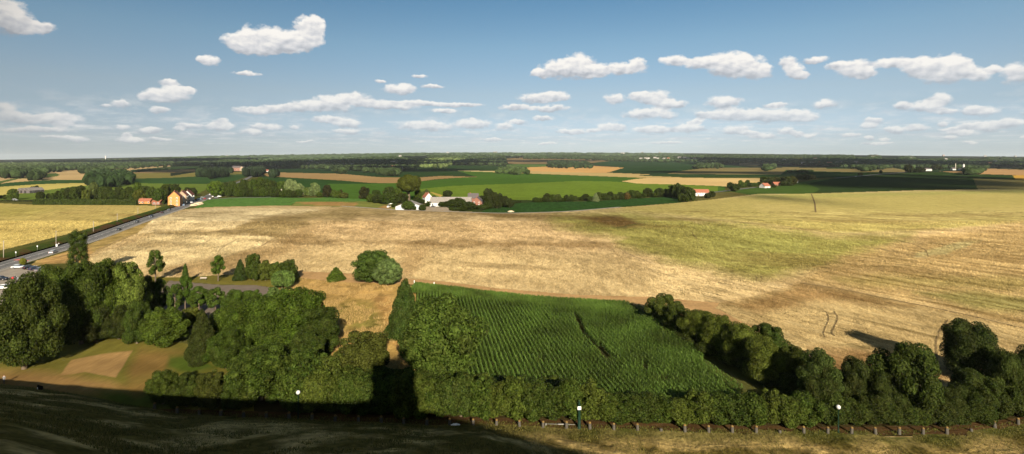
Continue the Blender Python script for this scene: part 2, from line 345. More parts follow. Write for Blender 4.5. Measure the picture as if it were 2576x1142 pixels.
# brushes: soft patches of a different own colour (polygon, colour, softness px, strength, which field material)
BR = []
def brush(poly, col, soft=8, a=1.0, mats=None, rag=6): BR.append((poly, col, soft, a, mats, rag))
MAINM = (WH,)
brush([(345, 588), (400, 537), (560, 523), (800, 524), (810, 530), (640, 550), (590, 575)], (240, 212, 158), 3, 1, MAINM, 3)
brush([(225, 650), (392, 588), (600, 583), (690, 600), (640, 625), (560, 650), (420, 668), (225, 668)], (236, 208, 152), 4, 1, MAINM, 5)
brush([(345, 590), (590, 577), (640, 552), (810, 529), (860, 521), (1000, 527), (980, 548), (780, 560), (700, 600), (620, 590), (392, 592)], (184, 156, 102), 6, .9, MAINM, 6)
brush([(440, 670), (560, 650), (700, 610), (760, 570), (830, 575), (720, 640), (600, 680), (440, 700)], (192, 158, 106), 10, .8, MAINM, 10)
brush([(780, 560), (960, 548), (1240, 545), (1500, 580), (1560, 620), (1300, 640), (1000, 600), (800, 600)], (228, 192, 138), 14, .8, MAINM, 14)
brush([(700, 604), (900, 606), (1180, 606), (1500, 610), (1560, 625), (1200, 622), (880, 612), (700, 612)], (182, 148, 98), 5, .9, MAINM, 8)
brush([(590, 690), (800, 640), (1200, 626), (1600, 660), (1900, 700), (1990, 712), (1800, 762), (1250, 726), (749, 690)], (232, 200, 142), 16, .85, MAINM, 14)
brush([(1000, 620), (1090, 620), (1060, 660), (1030, 700), (985, 700), (1010, 660)], (200, 162, 108), 14, .6, MAINM, 12)
brush([(1200, 533), (1262, 538), (1500, 538), (1600, 565), (1570, 572), (1450, 555), (1250, 548)], (158, 130, 76), 5, .85, MAINM, 4)
brush([(1380, 548), (1571, 530), (1700, 545), (1950, 570), (2100, 590), (2300, 590), (2200, 640), (2050, 680), (1900, 700), (1720, 665), (1560, 620), (1560, 600), (1400, 570)], (176, 166, 88), 16, .95, MAINM, 12)
brush([(1420, 555), (1480, 548), (1600, 575), (1560, 592), (1500, 585)], (168, 160, 84), 6, .8, MAINM, 5)
brush([(1440, 545), (1560, 543), (1620, 565), (1565, 574), (1500, 560)], (138, 104, 62), 4, .85, MAINM, 3)
brush([(1540, 574), (1615, 561), (1600, 566), (1570, 573)], (96, 116, 62), 2, .9, MAINM, 1)
brush([(1560, 524), (1905, 489), (2576, 476), (2800, 478), (2800, 545), (2300, 580), (2100, 586), (1900, 560), (1700, 541), (1571, 530)], (204, 184, 108), 5, 1, MAINM, 4)
brush([(1900, 520), (2300, 535), (2600, 520), (2700, 540), (2300, 565), (2000, 548)], (216, 190, 120), 12, .6, MAINM, 10)
brush([(1905, 490), (2045, 488), (2576, 478), (2576, 484), (2100, 496), (1905, 498)], (178, 176, 96), 4, .6, MAINM, 3)
brush([(2140, 640), (2350, 590), (2560, 560), (2700, 560), (2700, 840), (2576, 822), (2315, 765), (2146, 731), (2014, 710), (2060, 680)], (208, 174, 114), 14, .9, MAINM, 12)
brush([(2300, 640), (2420, 606), (2470, 606), (2380, 640), (2300, 648)], (206, 188, 128), 3, .8, MAINM, 3)
brush([(2100, 700), (2300, 690), (2600, 700), (2600, 730), (2300, 722), (2120, 715)], (188, 168, 98), 10, .6, MAINM, 10)
brush([(2300, 735), (2450, 735), (2700, 765), (2700, 800), (2450, 775)], (176, 168, 96), 8, .7, MAINM, 8)
brush([(1740, 560), (2050, 600), (2000, 660), (1800, 640)], (166, 160, 84), 20, .6, MAINM, 14)
brush([(1810, 764), (1900, 750), (2014, 714), (2146, 737), (2300, 768), (2200, 765), (2050, 760), (1920, 790)], (160, 120, 70), 12, .7, MAINM, 10)
brush([(2040, 880), (2150, 880), (2400, 940), (2300, 1000), (2050, 930)], (170, 124, 76), 14, .7, MAINM, 12)
brush([(0, 512), (200, 514), (60, 545), (-400, 560), (-400, 512)], (190, 178, 96), 14, .8, MAINM, 8)
# garden lawn
brush([(334, 882), (293, 950), (216, 936), (150, 945), (180, 905), (262, 890)], (166, 132, 86), 2, .9, (GR,), 2.5)
brush([(-50, 930), (60, 930), (200, 945), (290, 960), (320, 985), (200, 990), (60, 1000), (-50, 980)], (152, 120, 74), 12, .95, (GR,), 12)
brush([(360, 880), (470, 885), (450, 920), (400, 940), (330, 960), (330, 930)], (134, 104, 60), 14, .8, (GR,), 10)
brush([(430, 895), (500, 890), (540, 925), (480, 940), (420, 925)], (72, 92, 32), 8, .9, (GR,), 6)
brush([(250, 985), (420, 980), (460, 1040), (300, 1030)], (78, 92, 34), 12, .8, (GR,), 10)
brush([(300, 970), (400, 950), (420, 970), (340, 1000)], (140, 104, 62), 10, .6, (GR,), 10)
# dry meadow
brush([(760, 700), (900, 712), (1000, 740), (1000, 780), (880, 750), (780, 745)], (196, 160, 98), 10, .7, ('dry_meadow',), 10)
brush([(800, 760), (930, 770), (980, 830), (900, 840), (820, 800)], (132, 126, 62), 16, .8, ('dry_meadow',), 14)
brush([(930, 740), (980, 740), (1010, 820), (1030, 900), (1000, 890), (960, 800)], (196, 152, 92), 10, .7, ('dry_meadow',), 10)
# lawn by the farm
brush(P(2, [(-700, 840), (-200, 825), (250, 845), (260, 870), (200, 900), (-400, 880)]), (176, 134, 86), 2, .8, (GR,), 3)
brush(P(2, [(560, 930), (640, 880), (760, 900), (700, 950)]), (176, 134, 86), 3, .8, (GR,), 3)
brush([(91, 656), (225, 622), (240, 640), (225, 655), (110, 664)], (190, 150, 96), 3, .7, ('dry_meadow',), 3)

NFIELD = len(FIELDS)
def classify(dx, dy):
    idm = np.full(dx.shape, -1, np.int32)
    for i, (n, l, m, poly, c, j) in enumerate(FIELDS):
        xs = [p[0] for p in poly]; ys = [p[1] for p in poly]
        sel = (dx >= min(xs)) & (dx <= max(xs)) & (dy >= min(ys)) & (dy <= max(ys))
        if not sel.any(): continue
        r = inpoly(dx[sel], dy[sel], poly)
        tmp = idm[sel]; tmp[r] = i; idm[sel] = tmp
    return idm
BASEC = (92, 92, 48)
def colour(dx, dy, X, Y, ids):
    c = np.empty((len(dx), 3)); pal = np.array([alb(f[4]) for f in FIELDS] + [alb(BASEC)])
    c[:] = pal[ids]
    far = (ids == -1) & (dy < 445)
    c[far] = alb((36, 46, 30))
    mats = np.array([f[2] for f in FIELDS] + ['base'])[ids]
    # ragged offsets make the borders of the patches organic
    n1 = fbm(X / 9.0, Y / 14.0) - .5; n2 = fbm(X / 9.0 + 71, Y / 14.0 + 13) - .5
    for poly, col, soft, a, ms, rag in BR:
        xs = [p[0] for p in poly]; ys = [p[1] for p in poly]; pad = soft + rag + 2
        sel = (dx > min(xs) - pad) & (dx < max(xs) + pad) & (dy > min(ys) - pad) & (dy < max(ys) + pad)
        if ms: sel &= np.isin(mats, ms)
        idx = np.nonzero(sel)[0]
        if not len(idx): continue
        d = polydist(dx[idx] + n1[idx] * rag * 4, dy[idx] + n2[idx] * rag * 2, poly)
        w = np.clip(d / soft * .5 + .5, 0, 1) * a
        w = (w * w * (3 - 2 * w) if a >= 1 else w)[:, None]
        c[idx] = c[idx] * (1 - w) + np.array(alb(col)) * w
    # lodged streaks in the wheat
    wm = np.isin(mats, [WH])
    nearw = wm & (dy > 530)
    lodge = fbm(X / 13.0 + 5 + Y / 60.0, Y / 15.0 + .3 * X / 15.0, 5)
    fine = fbm(X / 1.7 + 9, Y / 4.5, 4)
    cc = X * .835 + Y * .55; al = Y * .835 - X * .55
    lines = np.clip((fbm(cc / 2.6 + 50, al / 70.0 + 9, 3) - .53) * 7, 0, 1) * np.clip((dx - 1850) / 350, 0, 1) * np.clip((dy - 585) / 60, 0, 1)
    s = np.clip((lodge - .48) * 5, -1, 1) * .15 + (fine - .5) * .50 - lines * .34
    warm = np.stack([1 + s, 1 + s * 1.08, 1 + s * 1.25], 1)
    c[nearw] *= warm[nearw]
    dark = np.clip((fbm(X / 60.0 + 33, Y / 17.0 + X / 70.0, 5) - .56) * 7, 0, 1)[:, None] * .38 * nearw[:, None]
    right = np.clip((dx - 1500) / 500, 0, 1)[:, None]
    c = c * (1 - dark) + np.array(alb((150, 118, 70))) * dark
    crack = np.clip(1 - np.abs(fbm(X / 34.0 + 3, Y / 13.0 + 8, 4) - .5) * 42, 0, 1)[:, None] * .45 * (nearw & (dx > 1380))[:, None] * np.clip(fbm(X / 50, Y / 30, 2) * 4 - 1.7, 0, 1)[:, None]
    c = c * (1 - crack) + np.array(alb((92, 82, 38))) * crack
    gm = np.isin(mats, [GR, 'dry_meadow', 'base', 'soil'])
    g = fbm(X / 7.0, Y / 7.0, 5)
    v = (1 + (g - .5) * .6 * np.clip(1.3 - Y / 1200, .25, 1))[:, None]
    c = np.where(gm[:, None], c * v, c)
    dm = ((mats == 'dry_meadow') & True)[:, None]
    st = np.clip((fbm(X / 2.4, Y / 5.0, 4) - .5) * 5, -1, 1)[:, None]
    c = np.where(dm, c * (1 + .25 * st), c)
    big = (1 + (fbm(X / 160.0 + 3, Y / 260.0 + 7, 3) - .5) * .35)[:, None]
    c = np.where((Y > 330)[:, None], c * big, c)
    # sown rows visible as faint lines
    rows = np.sin((X * .35 + Y) / 3.1 + 4 * fbm(X / 60, Y / 60, 2))
    c *= (1 + .035 * rows * (wm & (dy > 470) & (dy < 640)))[:, None]
    lum = c.mean(1); wl = np.clip((1900 - dx) / 400, 0, 1)
    leftf = np.isin(ids, [i for i, f in enumerate(FIELDS) if 'left of the road' in f[1]])
    fac = wl * .74 * (lum / .30) ** .28 + (1 - wl) * .95 * (np.maximum(lum, .01) / .21) ** .25
    c = np.where((wm & ~leftf)[:, None], c * fac[:, None] * np.array([1.0, 1.05, 1.10]), np.where(wm[:, None], c * .85, c))
    return np.clip(c, .003, .85)

# ------------------------------------------------------------------ ground grid
dys = np.concatenate([np.arange(1130, 700, -1.6), np.arange(700, 520, -1.2), np.arange(520, 408, -.9)])
Yr = CH * F / (dys - HY)
ys = list(Yr)
while ys[-1] < 1500: ys.append(ys[-1] * 1.012)
ys = [y for y in ys if y < 2600]
while ys[-1] < 16000: ys.append(ys[-1] * 1.013)
ys = np.array(ys); ks = np.arange(-1.24, 1.2401, 3.0 / F)
KK, YY = np.meshgrid(ks, ys)
XX = KK * YY; ZZ = terrain(XX, YY)
DX, DY = dproj(XX, YY, ZZ)
nr, nc = KK.shape
cdx = (DX[:-1, :-1] + DX[1:, 1:]) / 2; cdy = (DY[:-1, :-1] + DY[1:, 1:]) / 2
ids = classify(cdx.ravel(), cdy.ravel())
vids = np.full((nr, nc), -1, np.int32)
MAT = {
    SM: field_mat(SM, .25, .06, (.02, .12, 12), .08, .15, .5),
    WH: field_mat(WH, 1.1, .24, (.55, .035, 33), .17, 1.0, 1.1),
    GR: field_mat(GR, 1.5, .16, (.05, .1, 0), .10, .4, 2.0),
    'maize_far': field_mat('maize_far', .9, .35, (.2, 1.1, 8), .22, 1.0, .9),
    'soil': field_mat('soil', 2.5, .16, (.12, .9, 6), .12, .5, 3),
    'dry_meadow': field_mat('dry_meadow', 1.8, .22, (.3, .5, 30), .18, .9, 1.6),
    'gravel': field_mat('gravel', 2.0, .08, (.3, .3, 0), .10, .15, 6),
    'striped_field': field_mat('striped_field', .3, .06, (.055, .004, 4), .22, .2, .5),
}
Vall = np.stack([XX.ravel(), YY.ravel(), ZZ.ravel()], 1)
ii, jj = np.meshgrid(np.arange(nr - 1), np.arange(nc - 1), indexing='ij')
b0 = (ii * nc + jj).ravel()
quads = np.stack([b0, b0 + 1, b0 + nc + 1, b0 + nc], 1)
dxa, dya = DX.ravel(), DY.ravel()
def add_region(name, label, matn, mask, fid):
    q = quads[mask]
    u, inv = np.unique(q.ravel(), return_inverse=True)
    me = npmesh(name, Vall[u], inv.reshape(-1, 4), [MAT[matn]], smooth=True)
    col = colour(dxa[u], dya[u], Vall[u, 0], Vall[u, 1], np.full(len(u), fid, np.int32))
    at = me.color_attributes.new('Col', 'FLOAT_COLOR', 'POINT')
    u_, v_ = dxa[u], dya[u]
    rough = np.clip((u_ - 1330) / 300, .22, 1) * np.clip((v_ - 545 - np.clip((u_ - 1750) / 8, 0, 40)) / 22, 0, 1)
    at.data.foreach_set('color', np.concatenate([col, rough[:, None]], 1).astype(np.float32).ravel())
    o = link(bpy.data.objects.new(name, me))
    tag(o, label, None, None, 'structure')
    return o
add_region('ground', 'rolling farmland ground reaching the horizon', GR, ids == -1, -1)
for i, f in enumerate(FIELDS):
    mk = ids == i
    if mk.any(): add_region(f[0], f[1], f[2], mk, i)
# ground under the mound and outside the seen wedge
gk = np.linspace(-16000, 16000, 60)
mb = MB(); mb.add([(-9000, -600, -.35), (9000, -600, -.35), (9000, 90, -.35), (-9000, 90, -.35)], [(0, 1, 2, 3)])
me = mb.mesh('ground', MAT[GR]); at = me.color_attributes.new('Col', 'FLOAT_COLOR', 'POINT')
at.data.foreach_set('color', np.tile(np.array([*alb(BASEC), 1.0], np.float32), len(me.vertices)))
link(tag(bpy.data.objects.new('ground', me), 'field ground around and behind the mound', None, None, 'structure'))
print('ground', round(time.time() - T0, 1), len(quads))

# ------------------------------------------------------------------ the mound
BX = [-300, 0, 150, 300, 440, 600, 850, 1080, 1423, 1760, 2265, 2400, 2576, 2800]
BYL = [925, 966, 985, 1014, 1040, 1050, 1061, 1070, 1078, 1088, 1093, 1092, 1066, 1030]
_bk = [(x - HX) / F for x in BX]; _by = [CH * F / (y - HY) for y in BYL]
_phi = [math.atan(k) for k in _bk]; _rr = [y * math.sqrt(1 + k * k) for k, y in zip(_bk, _by)]
_phi = [-PI, math.radians(-140), math.radians(-103), math.radians(-80)] + _phi + [math.radians(77), math.radians(130), PI]
_rr = [90, 76, 62, 82] + _rr + [112, 100, 90]
_ep = [-PI, -.3, -.05, .12, .3, .9, 1.2, PI]; _ee = [0, .04, .10, .45, .75, .85, .2, 0]
def mound_z(x, y):
    phi = np.arctan2(x, y); R = np.hypot(x, y)
    r0 = np.interp(phi, _phi, _rr); t = R / r0
    e = np.interp(phi, _ep, _ee)
    u = np.clip(1 - t, 0, 1); c = np.interp(phi, [-PI, -1.6, -1.1, -.78, -.68, -.60, -.45, -.2, PI], [0, 0, .1, .15, .32, .52, .52, .12, 0])
    z = 39.4 * (u ** (1 + e) - c * np.clip(t, 0, 1) * u * u)
    z = np.where(t > 1, -(t - 1) * 12, z)
    return z, t
tt = np.concatenate([np.linspace(0.0, .3, 12), np.linspace(.32, .97, 150), np.linspace(.974, 1.02, 14)])
pp = np.concatenate([np.linspace(-PI, -.9, 60)[:-1], np.linspace(-.9, .9, 900), np.linspace(.9, PI, 60)[1:]])
TTm, PPm = np.meshgrid(tt, pp)
r0 = np.interp(PPm, _phi, _rr); XM = np.sin(PPm) * TTm * r0; YM = np.cos(PPm) * TTm * r0
ZM, _ = mound_z(XM, YM)
bump_ = (fbm(XM / 5.0 + 40, YM / 5.0 + 40, 4) - .5) * .55 + (fbm(XM / 1.2 + 40, YM / 1.2 + 40, 3) - .5) * .18
ZM = ZM + bump_ * np.clip((1.01 - TTm) * 8, 0, 1) * np.clip(TTm * 6, 0, 1)
q0 = (np.arange(len(pp) - 1)[:, None] * len(tt) + np.arange(len(tt) - 1)[None, :]).ravel()
mq = np.stack([q0, q0 + 1, q0 + len(tt) + 1, q0 + len(tt)], 1)
MAT['mound_grass'] = field_mat('mound_grass', 2.2, .30, (.5, .5, 0), .20, 1.0, 2.2)
me = npmesh('mound', np.stack([XM.ravel(), YM.ravel(), ZM.ravel()], 1), mq, [MAT['mound_grass']], smooth=True)
g1 = fbm(XM / 6 + 3, YM / 6, 4).ravel(); g2 = fbm(XM / 2 + 3, YM / 2 + 9, 3).ravel()
w = np.clip((g1 - .42) * 4, 0, 1)[:, None]
mc = np.array(alb((112, 98, 50))) * (1 - w) + np.array(alb((206, 176, 112))) * w
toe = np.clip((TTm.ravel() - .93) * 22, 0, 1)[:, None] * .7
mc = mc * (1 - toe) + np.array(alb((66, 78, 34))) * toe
mc *= (1 + (g2 - .5) * .7)[:, None]
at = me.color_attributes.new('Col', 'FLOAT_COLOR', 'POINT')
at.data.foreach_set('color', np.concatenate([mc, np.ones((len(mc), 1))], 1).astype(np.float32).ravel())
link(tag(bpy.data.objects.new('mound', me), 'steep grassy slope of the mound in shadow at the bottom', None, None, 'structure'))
def mound_surf(x, y):
    return float(mound_z(np.array(x), np.array(y))[0])
# stone platform, pedestal and lion behind the viewer (their shadow falls on the hedges)
SA = (math.sin(SAZ), math.cos(SAZ)); SB = (math.cos(SAZ), -math.sin(SAZ))
def sr(s, r): return (SB[0] * s + SA[0] * r, SB[1] * s + SA[1] * r)
STONE = plain('pale_stone', (.42, .38, .31), .85, var=.2, scale=1.5)
px_, py_ = sr(-3.0, -6.5)
ped = empty('stone_pedestal', (px_, py_, 38.0), -SAZ)
tag(ped, 'square stone pedestal on the top of the mound behind the viewer', 'pedestal')
mb = MB(); mb.box(-3.0, 7.5, -9, 5.2, 0, 2.6); mb.obj('platform', STONE, ped)
mb = MB(); mb.box(-.6, 7.4, -4, 2.6, 2.6, 4.0); mb.box(-.2, 7.0, -3.6, 2.2, 4.0, 9.4); mb.box(-.5, 7.3, -3.9, 2.5, 9.4, 10.0); mb.obj('block', STONE, ped)
BRONZE = plain('dark_bronze', (.05, .05, .045), .5, .6)
lx, ly = sr(.3, -7.2)
lion = empty('lion_statue', (lx, ly, 48.0), -SAZ)
tag(lion, 'dark cast iron lion standing on the stone pedestal', 'statue')
mb = MB()
mb.ball((0, 0, 2.0), (2.0, .7, .8)); mb.ball((1.7, 0, 2.7), (.9, .8, .95)); mb.ball((2.5, 0, 3.2), (.55, .4, .5))
for a, b in ((-1.5, .35), (-1.5, -.35), (1.3, .35), (1.9, -.4)): mb.tube([(a, b, 1.9), (a + .1, b, 1.0), (a, b, 0)], [.42, .26, .22])
mb.tube([(-1.9, 0, 2.3), (-2.5, 0, 1.8), (-2.7, 0, 1.1)], [.15, .12, .16])
mb.obj('body', BRONZE, lion)

# ------------------------------------------------------------------ camera, sun, sky
cam = bpy.data.cameras.new('camera'); co = link(bpy.data.objects.new('camera', cam))
co.location = (0, 0, CH); co.rotation_euler = (PI / 2, 0, 0)
cam.sensor_width = 36; cam.lens = 18.0; cam.shift_y = -(571.0 - HY) / 2576.0
cam.clip_start = .3; cam.clip_end = 60000
scene.camera = co
sd = bpy.data.lights.new('sun', 'SUN'); so = link(bpy.data.objects.new('sun', sd))
sd.energy = 5.0; sd.angle = math.radians(.55); sd.color = (1.0, .88, .70)
ldir = Vector((SA[0] * math.cos(SEL), SA[1] * math.cos(SEL), -math.sin(SEL)))
so.rotation_euler = ldir.to_track_quat('-Z', 'Y').to_euler(); so.location = (0, -50, 120)
world = bpy.data.worlds.new('World'); scene.world = world; world.use_nodes = True
nt = world.node_tree; bg = nt.nodes['Background']
sky = N(nt, 'ShaderNodeTexSky'); sky.sky_type = 'NISHITA'; sky.sun_disc = False
sky.sun_elevation = SEL; sky.sun_rotation = PI - SAZ - 2 * 0
sky.air_density = 1.0; sky.dust_density = 1.2; sky.ozone_density = 1.2; sky.altitude = 100
tc = N(nt, 'ShaderNodeTexCoord'); dirv = tc.outputs['Generated']
sp = N(nt, 'ShaderNodeSeparateXYZ'); L(nt, dirv, sp.inputs[0])
# below the horizon keep the horizon colour
zc = math_n(nt, 'MAXIMUM', sp.outputs[2], .004)
cmb = N(nt, 'ShaderNodeCombineXYZ'); L(nt, sp.outputs[0], cmb.inputs[0]); L(nt, sp.outputs[1], cmb.inputs[1]); L(nt, zc, cmb.inputs[2])
L(nt, cmb.outputs[0], sky.inputs[0])
az = math_n(nt, 'ARCTAN2', sp.outputs[0], sp.outputs[1]); el = math_n(nt, 'ARCSINE', sp.outputs[2])
AE = N(nt, 'ShaderNodeCombineXYZ'); L(nt, az, AE.inputs[0]); L(nt, el, AE.inputs[1])
def azel(dx, dy):
    k = (dx - HX) / F; v = (HY - dy) / F
    return math.atan(k), math.atan(v / math.sqrt(1 + k * k))
PUFF = [(20, 40, 62, 52), (62, 66, 48, 24), (112, 66, 36, 14), (530, 153, 30, 13), (505, 148, 15, 8), (385, 241, 40, 20), (440, 236, 45, 24), (472, 228, 22, 11), (425, 208, 30, 8), (308, 261, 30, 12), (265, 265, 18, 5), (400, 277, 32, 9), (620, 185, 40, 6),
 (598, 105, 42, 26), (650, 96, 50, 36), (700, 102, 46, 34), (645, 122, 60, 18), (745, 108, 44, 28), (775, 70, 44, 30), (792, 62, 26, 24), (780, 100, 38, 28),
 (635, 278, 48, 11), (700, 272, 55, 12), (770, 268, 60, 14), (840, 260, 60, 22), (895, 247, 40, 18), (950, 262, 60, 12), (1040, 258, 60, 8), (1120, 262, 60, 6), (1180, 263, 40, 6),
 (1005, 224, 45, 15), (1090, 218, 30, 6), (1055, 192, 20, 5), (955, 203, 16, 5), (1070, 316, 82, 15), (1190, 311, 52, 13), (1270, 318, 25, 11), (830, 300, 50, 12), (670, 319, 42, 11), (870, 330, 36, 7), (1000, 268, 60, 8), (1120, 277, 40, 7),
 (1355, 184, 26, 12), (1400, 174, 48, 26), (1455, 166, 50, 34), (1495, 182, 36, 16), (1545, 174, 50, 18), (1600, 166, 32, 22),
 (1360, 246, 62, 15), (1400, 242, 35, 13), (1300, 270, 45, 9), (1385, 272, 52, 10), (1370, 297, 30, 8),
 (1545, 248, 30, 15), (1640, 246, 55, 18), (1685, 262, 48, 13), (1635, 286, 72, 15), (1605, 240, 30, 11),
 (1695, 152, 40, 14), (1760, 158, 50, 16), (1825, 160, 60, 32), (1872, 168, 58, 34), (1912, 180, 36, 20),
 (1980, 158, 26, 18), (1998, 178, 30, 20), (2015, 190, 20, 12), (2050, 150, 36, 8), (2105, 164, 36, 12), (2150, 172, 50, 26), (2178, 184, 30, 16),
 (2245, 158, 50, 14), (2310, 168, 58, 26), (2370, 176, 70, 38), (2405, 168, 44, 30), (2458, 188, 38, 22), (2552, 184, 42, 30),
 (1820, 257, 50, 18), (1780, 290, 42, 12), (1860, 288, 70, 18), (1940, 290, 70, 18), (2015, 291, 46, 18), (1950, 264, 35, 9), (2075, 262, 36, 12),
 (2268, 266, 26, 13), (2330, 268, 50, 14), (2375, 280, 40, 10), (2365, 250, 36, 18), (2440, 276, 30, 14), (2480, 278, 42, 16), (2500, 172, 20, 10),
 (60, 297, 70, 16), (150, 298, 60, 16), (15, 275, 34, 22), (90, 326, 100, 9), (310, 320, 22, 9), (385, 325, 24, 8), (475, 316, 32, 7), (190, 350, 36, 9), (330, 348, 26, 6), (740, 318, 14, 7),
 (1540, 320, 42, 13), (1640, 326, 60, 12), (1730, 322, 42, 13), (1850, 326, 52, 12), (1975, 328, 26, 11), (2195, 303, 28, 10), (2250, 324, 32, 10), (2310, 318, 32, 10), (2530, 309, 60, 12), (2420, 335, 50, 8), (1300, 305, 28, 8), (1440, 330, 50, 8), (2590, 280, 30, 8)]
SKS = .06
_pr = random.Random(5)
for _i in range(34):
    _y = _pr.uniform(306, 362); PUFF.append((_pr.uniform(-10, 2590), _y, _pr.uniform(16, 46), _pr.uniform(5, 10) * (1.25 - (_y - 306) / 90)))
# ragged edges: warp the lookup a little
wn = N(nt, 'ShaderNodeTexNoise'); wn.inputs['Scale'].default_value = 38; wn.inputs['Detail'].default_value = 5; wn.inputs['Roughness'].default_value = .62; L(nt, AE.outputs[0], wn.inputs['Vector'])
wv = N(nt, 'ShaderNodeVectorMath', operation='MULTIPLY_ADD'); L(nt, wn.outputs['Color'], wv.inputs[0]); wv.inputs[1].default_value = (.017, .013, 0); L(nt, AE.outputs[0], wv.inputs[2])
AEW = wv.outputs[0]
VV = AEW; BB = None
for (x, y, rx, ry) in PUFF:
    a0, e0 = azel(x, y); a1, _ = azel(x + rx, y); _, e1 = azel(x, y - ry)
    ra = (a1 - a0) * 1.25; re = (e1 - e0) * 1.25
    a0 += .0085; e0 += .0065
    vm = N(nt, 'ShaderNodeVectorMath', operation='MULTIPLY_ADD'); L(nt, VV, vm.inputs[0])
    vm.inputs[1].default_value = (1 / ra, 1 / re, 0); vm.inputs[2].default_value = (-a0 / ra, -e0 / re, 0)
    ln = N(nt, 'ShaderNodeVectorMath', operation='LENGTH'); L(nt, vm.outputs[0], ln.inputs[0])
    wgt = math_n(nt, 'SUBTRACT', 1.0, ln.outputs['Value'], clamp=True)
    v2 = N(nt, 'ShaderNodeVectorMath', operation='MULTIPLY_ADD'); L(nt, wgt, v2.inputs[0]); v2.inputs[1].default_value = (0, 0, 1); L(nt, VV, v2.inputs[2]); VV = v2.outputs[0]
    b2 = N(nt, 'ShaderNodeVectorMath', operation='MULTIPLY_ADD'); L(nt, vm.outputs[0], b2.inputs[0]); L(nt, wgt, b2.inputs[1])
    if BB is None: b2.inputs[2].default_value = (0, 0, 0)
    else: L(nt, BB, b2.inputs[2])
    BB = b2.outputs[0]
_s = N(nt, 'ShaderNodeSeparateXYZ'); L(nt, VV, _s.inputs[0]); acc = _s.outputs[2]
_s = N(nt, 'ShaderNodeSeparateXYZ'); L(nt, BB, _s.inputs[0]); acy = _s.outputs[1]
# fluffy erosion
mpn = N(nt, 'ShaderNodeMapping'); L(nt, AE.outputs[0], mpn.inputs[0]); mpn.inputs['Scale'].default_value = (1, 1.5, 1)
nA = noise_n(nt, mpn.outputs[0], 55, 6, .6)
mpo = N(nt, 'ShaderNodeMapping'); L(nt, AE.outputs[0], mpo.inputs[0]); mpo.inputs['Scale'].default_value = (1, 1.5, 1); mpo.inputs['Location'].default_value = (-.004, .0075, 0)
nC = noise_n(nt, mpn.outputs[0], 48, 3, .5); nD = noise_n(nt, mpo.outputs[0], 48, 3, .5)
dens = math_n(nt, 'ADD', acc, math_n(nt, 'MULTIPLY', math_n(nt, 'MULTIPLY', math_n(nt, 'SUBTRACT', nA, .5), 1.15), math_n(nt, 'MULTIPLY', acc, 5.0, clamp=True)))
# low small clouds that crowd towards the horizon
elc = math_n(nt, 'MAXIMUM', el, .012)
inv = math_n(nt, 'DIVIDE', 1.0, math_n(nt, 'ADD', elc, .02))
lc = N(nt, 'ShaderNodeCombineXYZ'); L(nt, math_n(nt, 'MULTIPLY', az, 16.0), lc.inputs[0]); L(nt, math_n(nt, 'MULTIPLY', inv, .55), lc.inputs[1])
nL = noise_n(nt, lc.outputs[0], 1.3, 6, .6)
band = math_n(nt, 'MULTIPLY', remap(nt, el, .012, .035, 0, 1), remap(nt, el, .05, .11, 1, 0))
lowd = math_n(nt, 'MULTIPLY', remap(nt, nL, .47, .66, 0, 1), band)
alpha_b = remap(nt, dens, .16, .48, 0, 1)
alpha = math_n(nt, 'MAXIMUM', alpha_b, math_n(nt, 'MULTIPLY', lowd, .75), clamp=True)
shade_h = math_n(nt, 'DIVIDE', acy, math_n(nt, 'MAXIMUM', acc, .15))
sh = math_n(nt, 'ADD', math_n(nt, 'MULTIPLY', shade_h, .95), math_n(nt, 'MULTIPLY', math_n(nt, 'SUBTRACT', nC, nD), 1.5))
sh = math_n(nt, 'ADD', sh, .66, clamp=True)
CLD = N(nt, 'ShaderNodeValToRGB'); L(nt, sh, CLD.inputs[0])
cr = CLD.color_ramp; cr.elements[0].color = (3.0, 3.15, 3.4, 1); cr.elements[1].color = (6.6, 6.3, 5.9, 1)
cr.elements.new(.45).color = (4.6, 4.6, 4.7, 1)
leftgrey = remap(nt, az, -.80, -.70, .62, 1.0)
CG = N(nt, 'ShaderNodeVectorMath', operation='SCALE'); L(nt, CLD.outputs[0], CG.inputs[0]); L(nt, leftgrey, CG.inputs['Scale'])
# clouds pale into the haze low down
# the hazy band low down is dimmer than the model sky, the zenith deeper
SR = N(nt, 'ShaderNodeValToRGB'); L(nt, remap(nt, el, 0, .4, 0, 1), SR.inputs[0])
SKR = [(0.0, (.95, 1.12, 1.5)), (1.0, (.36, .50, .56)), (.039, (.74, .86, 1.22)), (.097, (.60, .66, .92)), (.22, (.56, .57, .66)), (.31, (.59, .58, .61)), (.535, (.52, .60, .61)), (.743, (.38, .535, .58))]
for _i, (p_, c_) in enumerate(SKR):
    e_ = SR.color_ramp.elements[_i] if _i < 2 else SR.color_ramp.elements.new(p_)
    e_.position = p_; e_.color = (*c_, 1)
SKYG = N(nt, 'ShaderNodeVectorMath', operation='MULTIPLY'); L(nt, sky.outputs[0], SKYG.inputs[0]); L(nt, SR.outputs[0], SKYG.inputs[1])
hz = remap(nt, el, .0, .16, .50, .93)
mixf = math_n(nt, 'MULTIPLY', alpha, hz)
fin = mixc(nt, mixf, SKYG.outputs[0], CG.outputs[0])
L(nt, fin, bg.inputs['Color']); bg.inputs['Strength'].default_value = SKS
world.cycles.sampling_method = 'NONE'
scene.view_settings.view_transform = 'Standard'; scene.view_settings.look = 'None'
scene.view_settings.exposure = 1.35; scene.view_settings.gamma = 1.0; scene.view_settings.use_curve_mapping = False
scene.cycles.max_bounces = 5; scene.cycles.diffuse_bounces = 2; scene.cycles.glossy_bounces = 2
scene.cycles.transmission_bounces = 2; scene.cycles.transparent_max_bounces = 8; scene.cycles.volume_bounces = 0
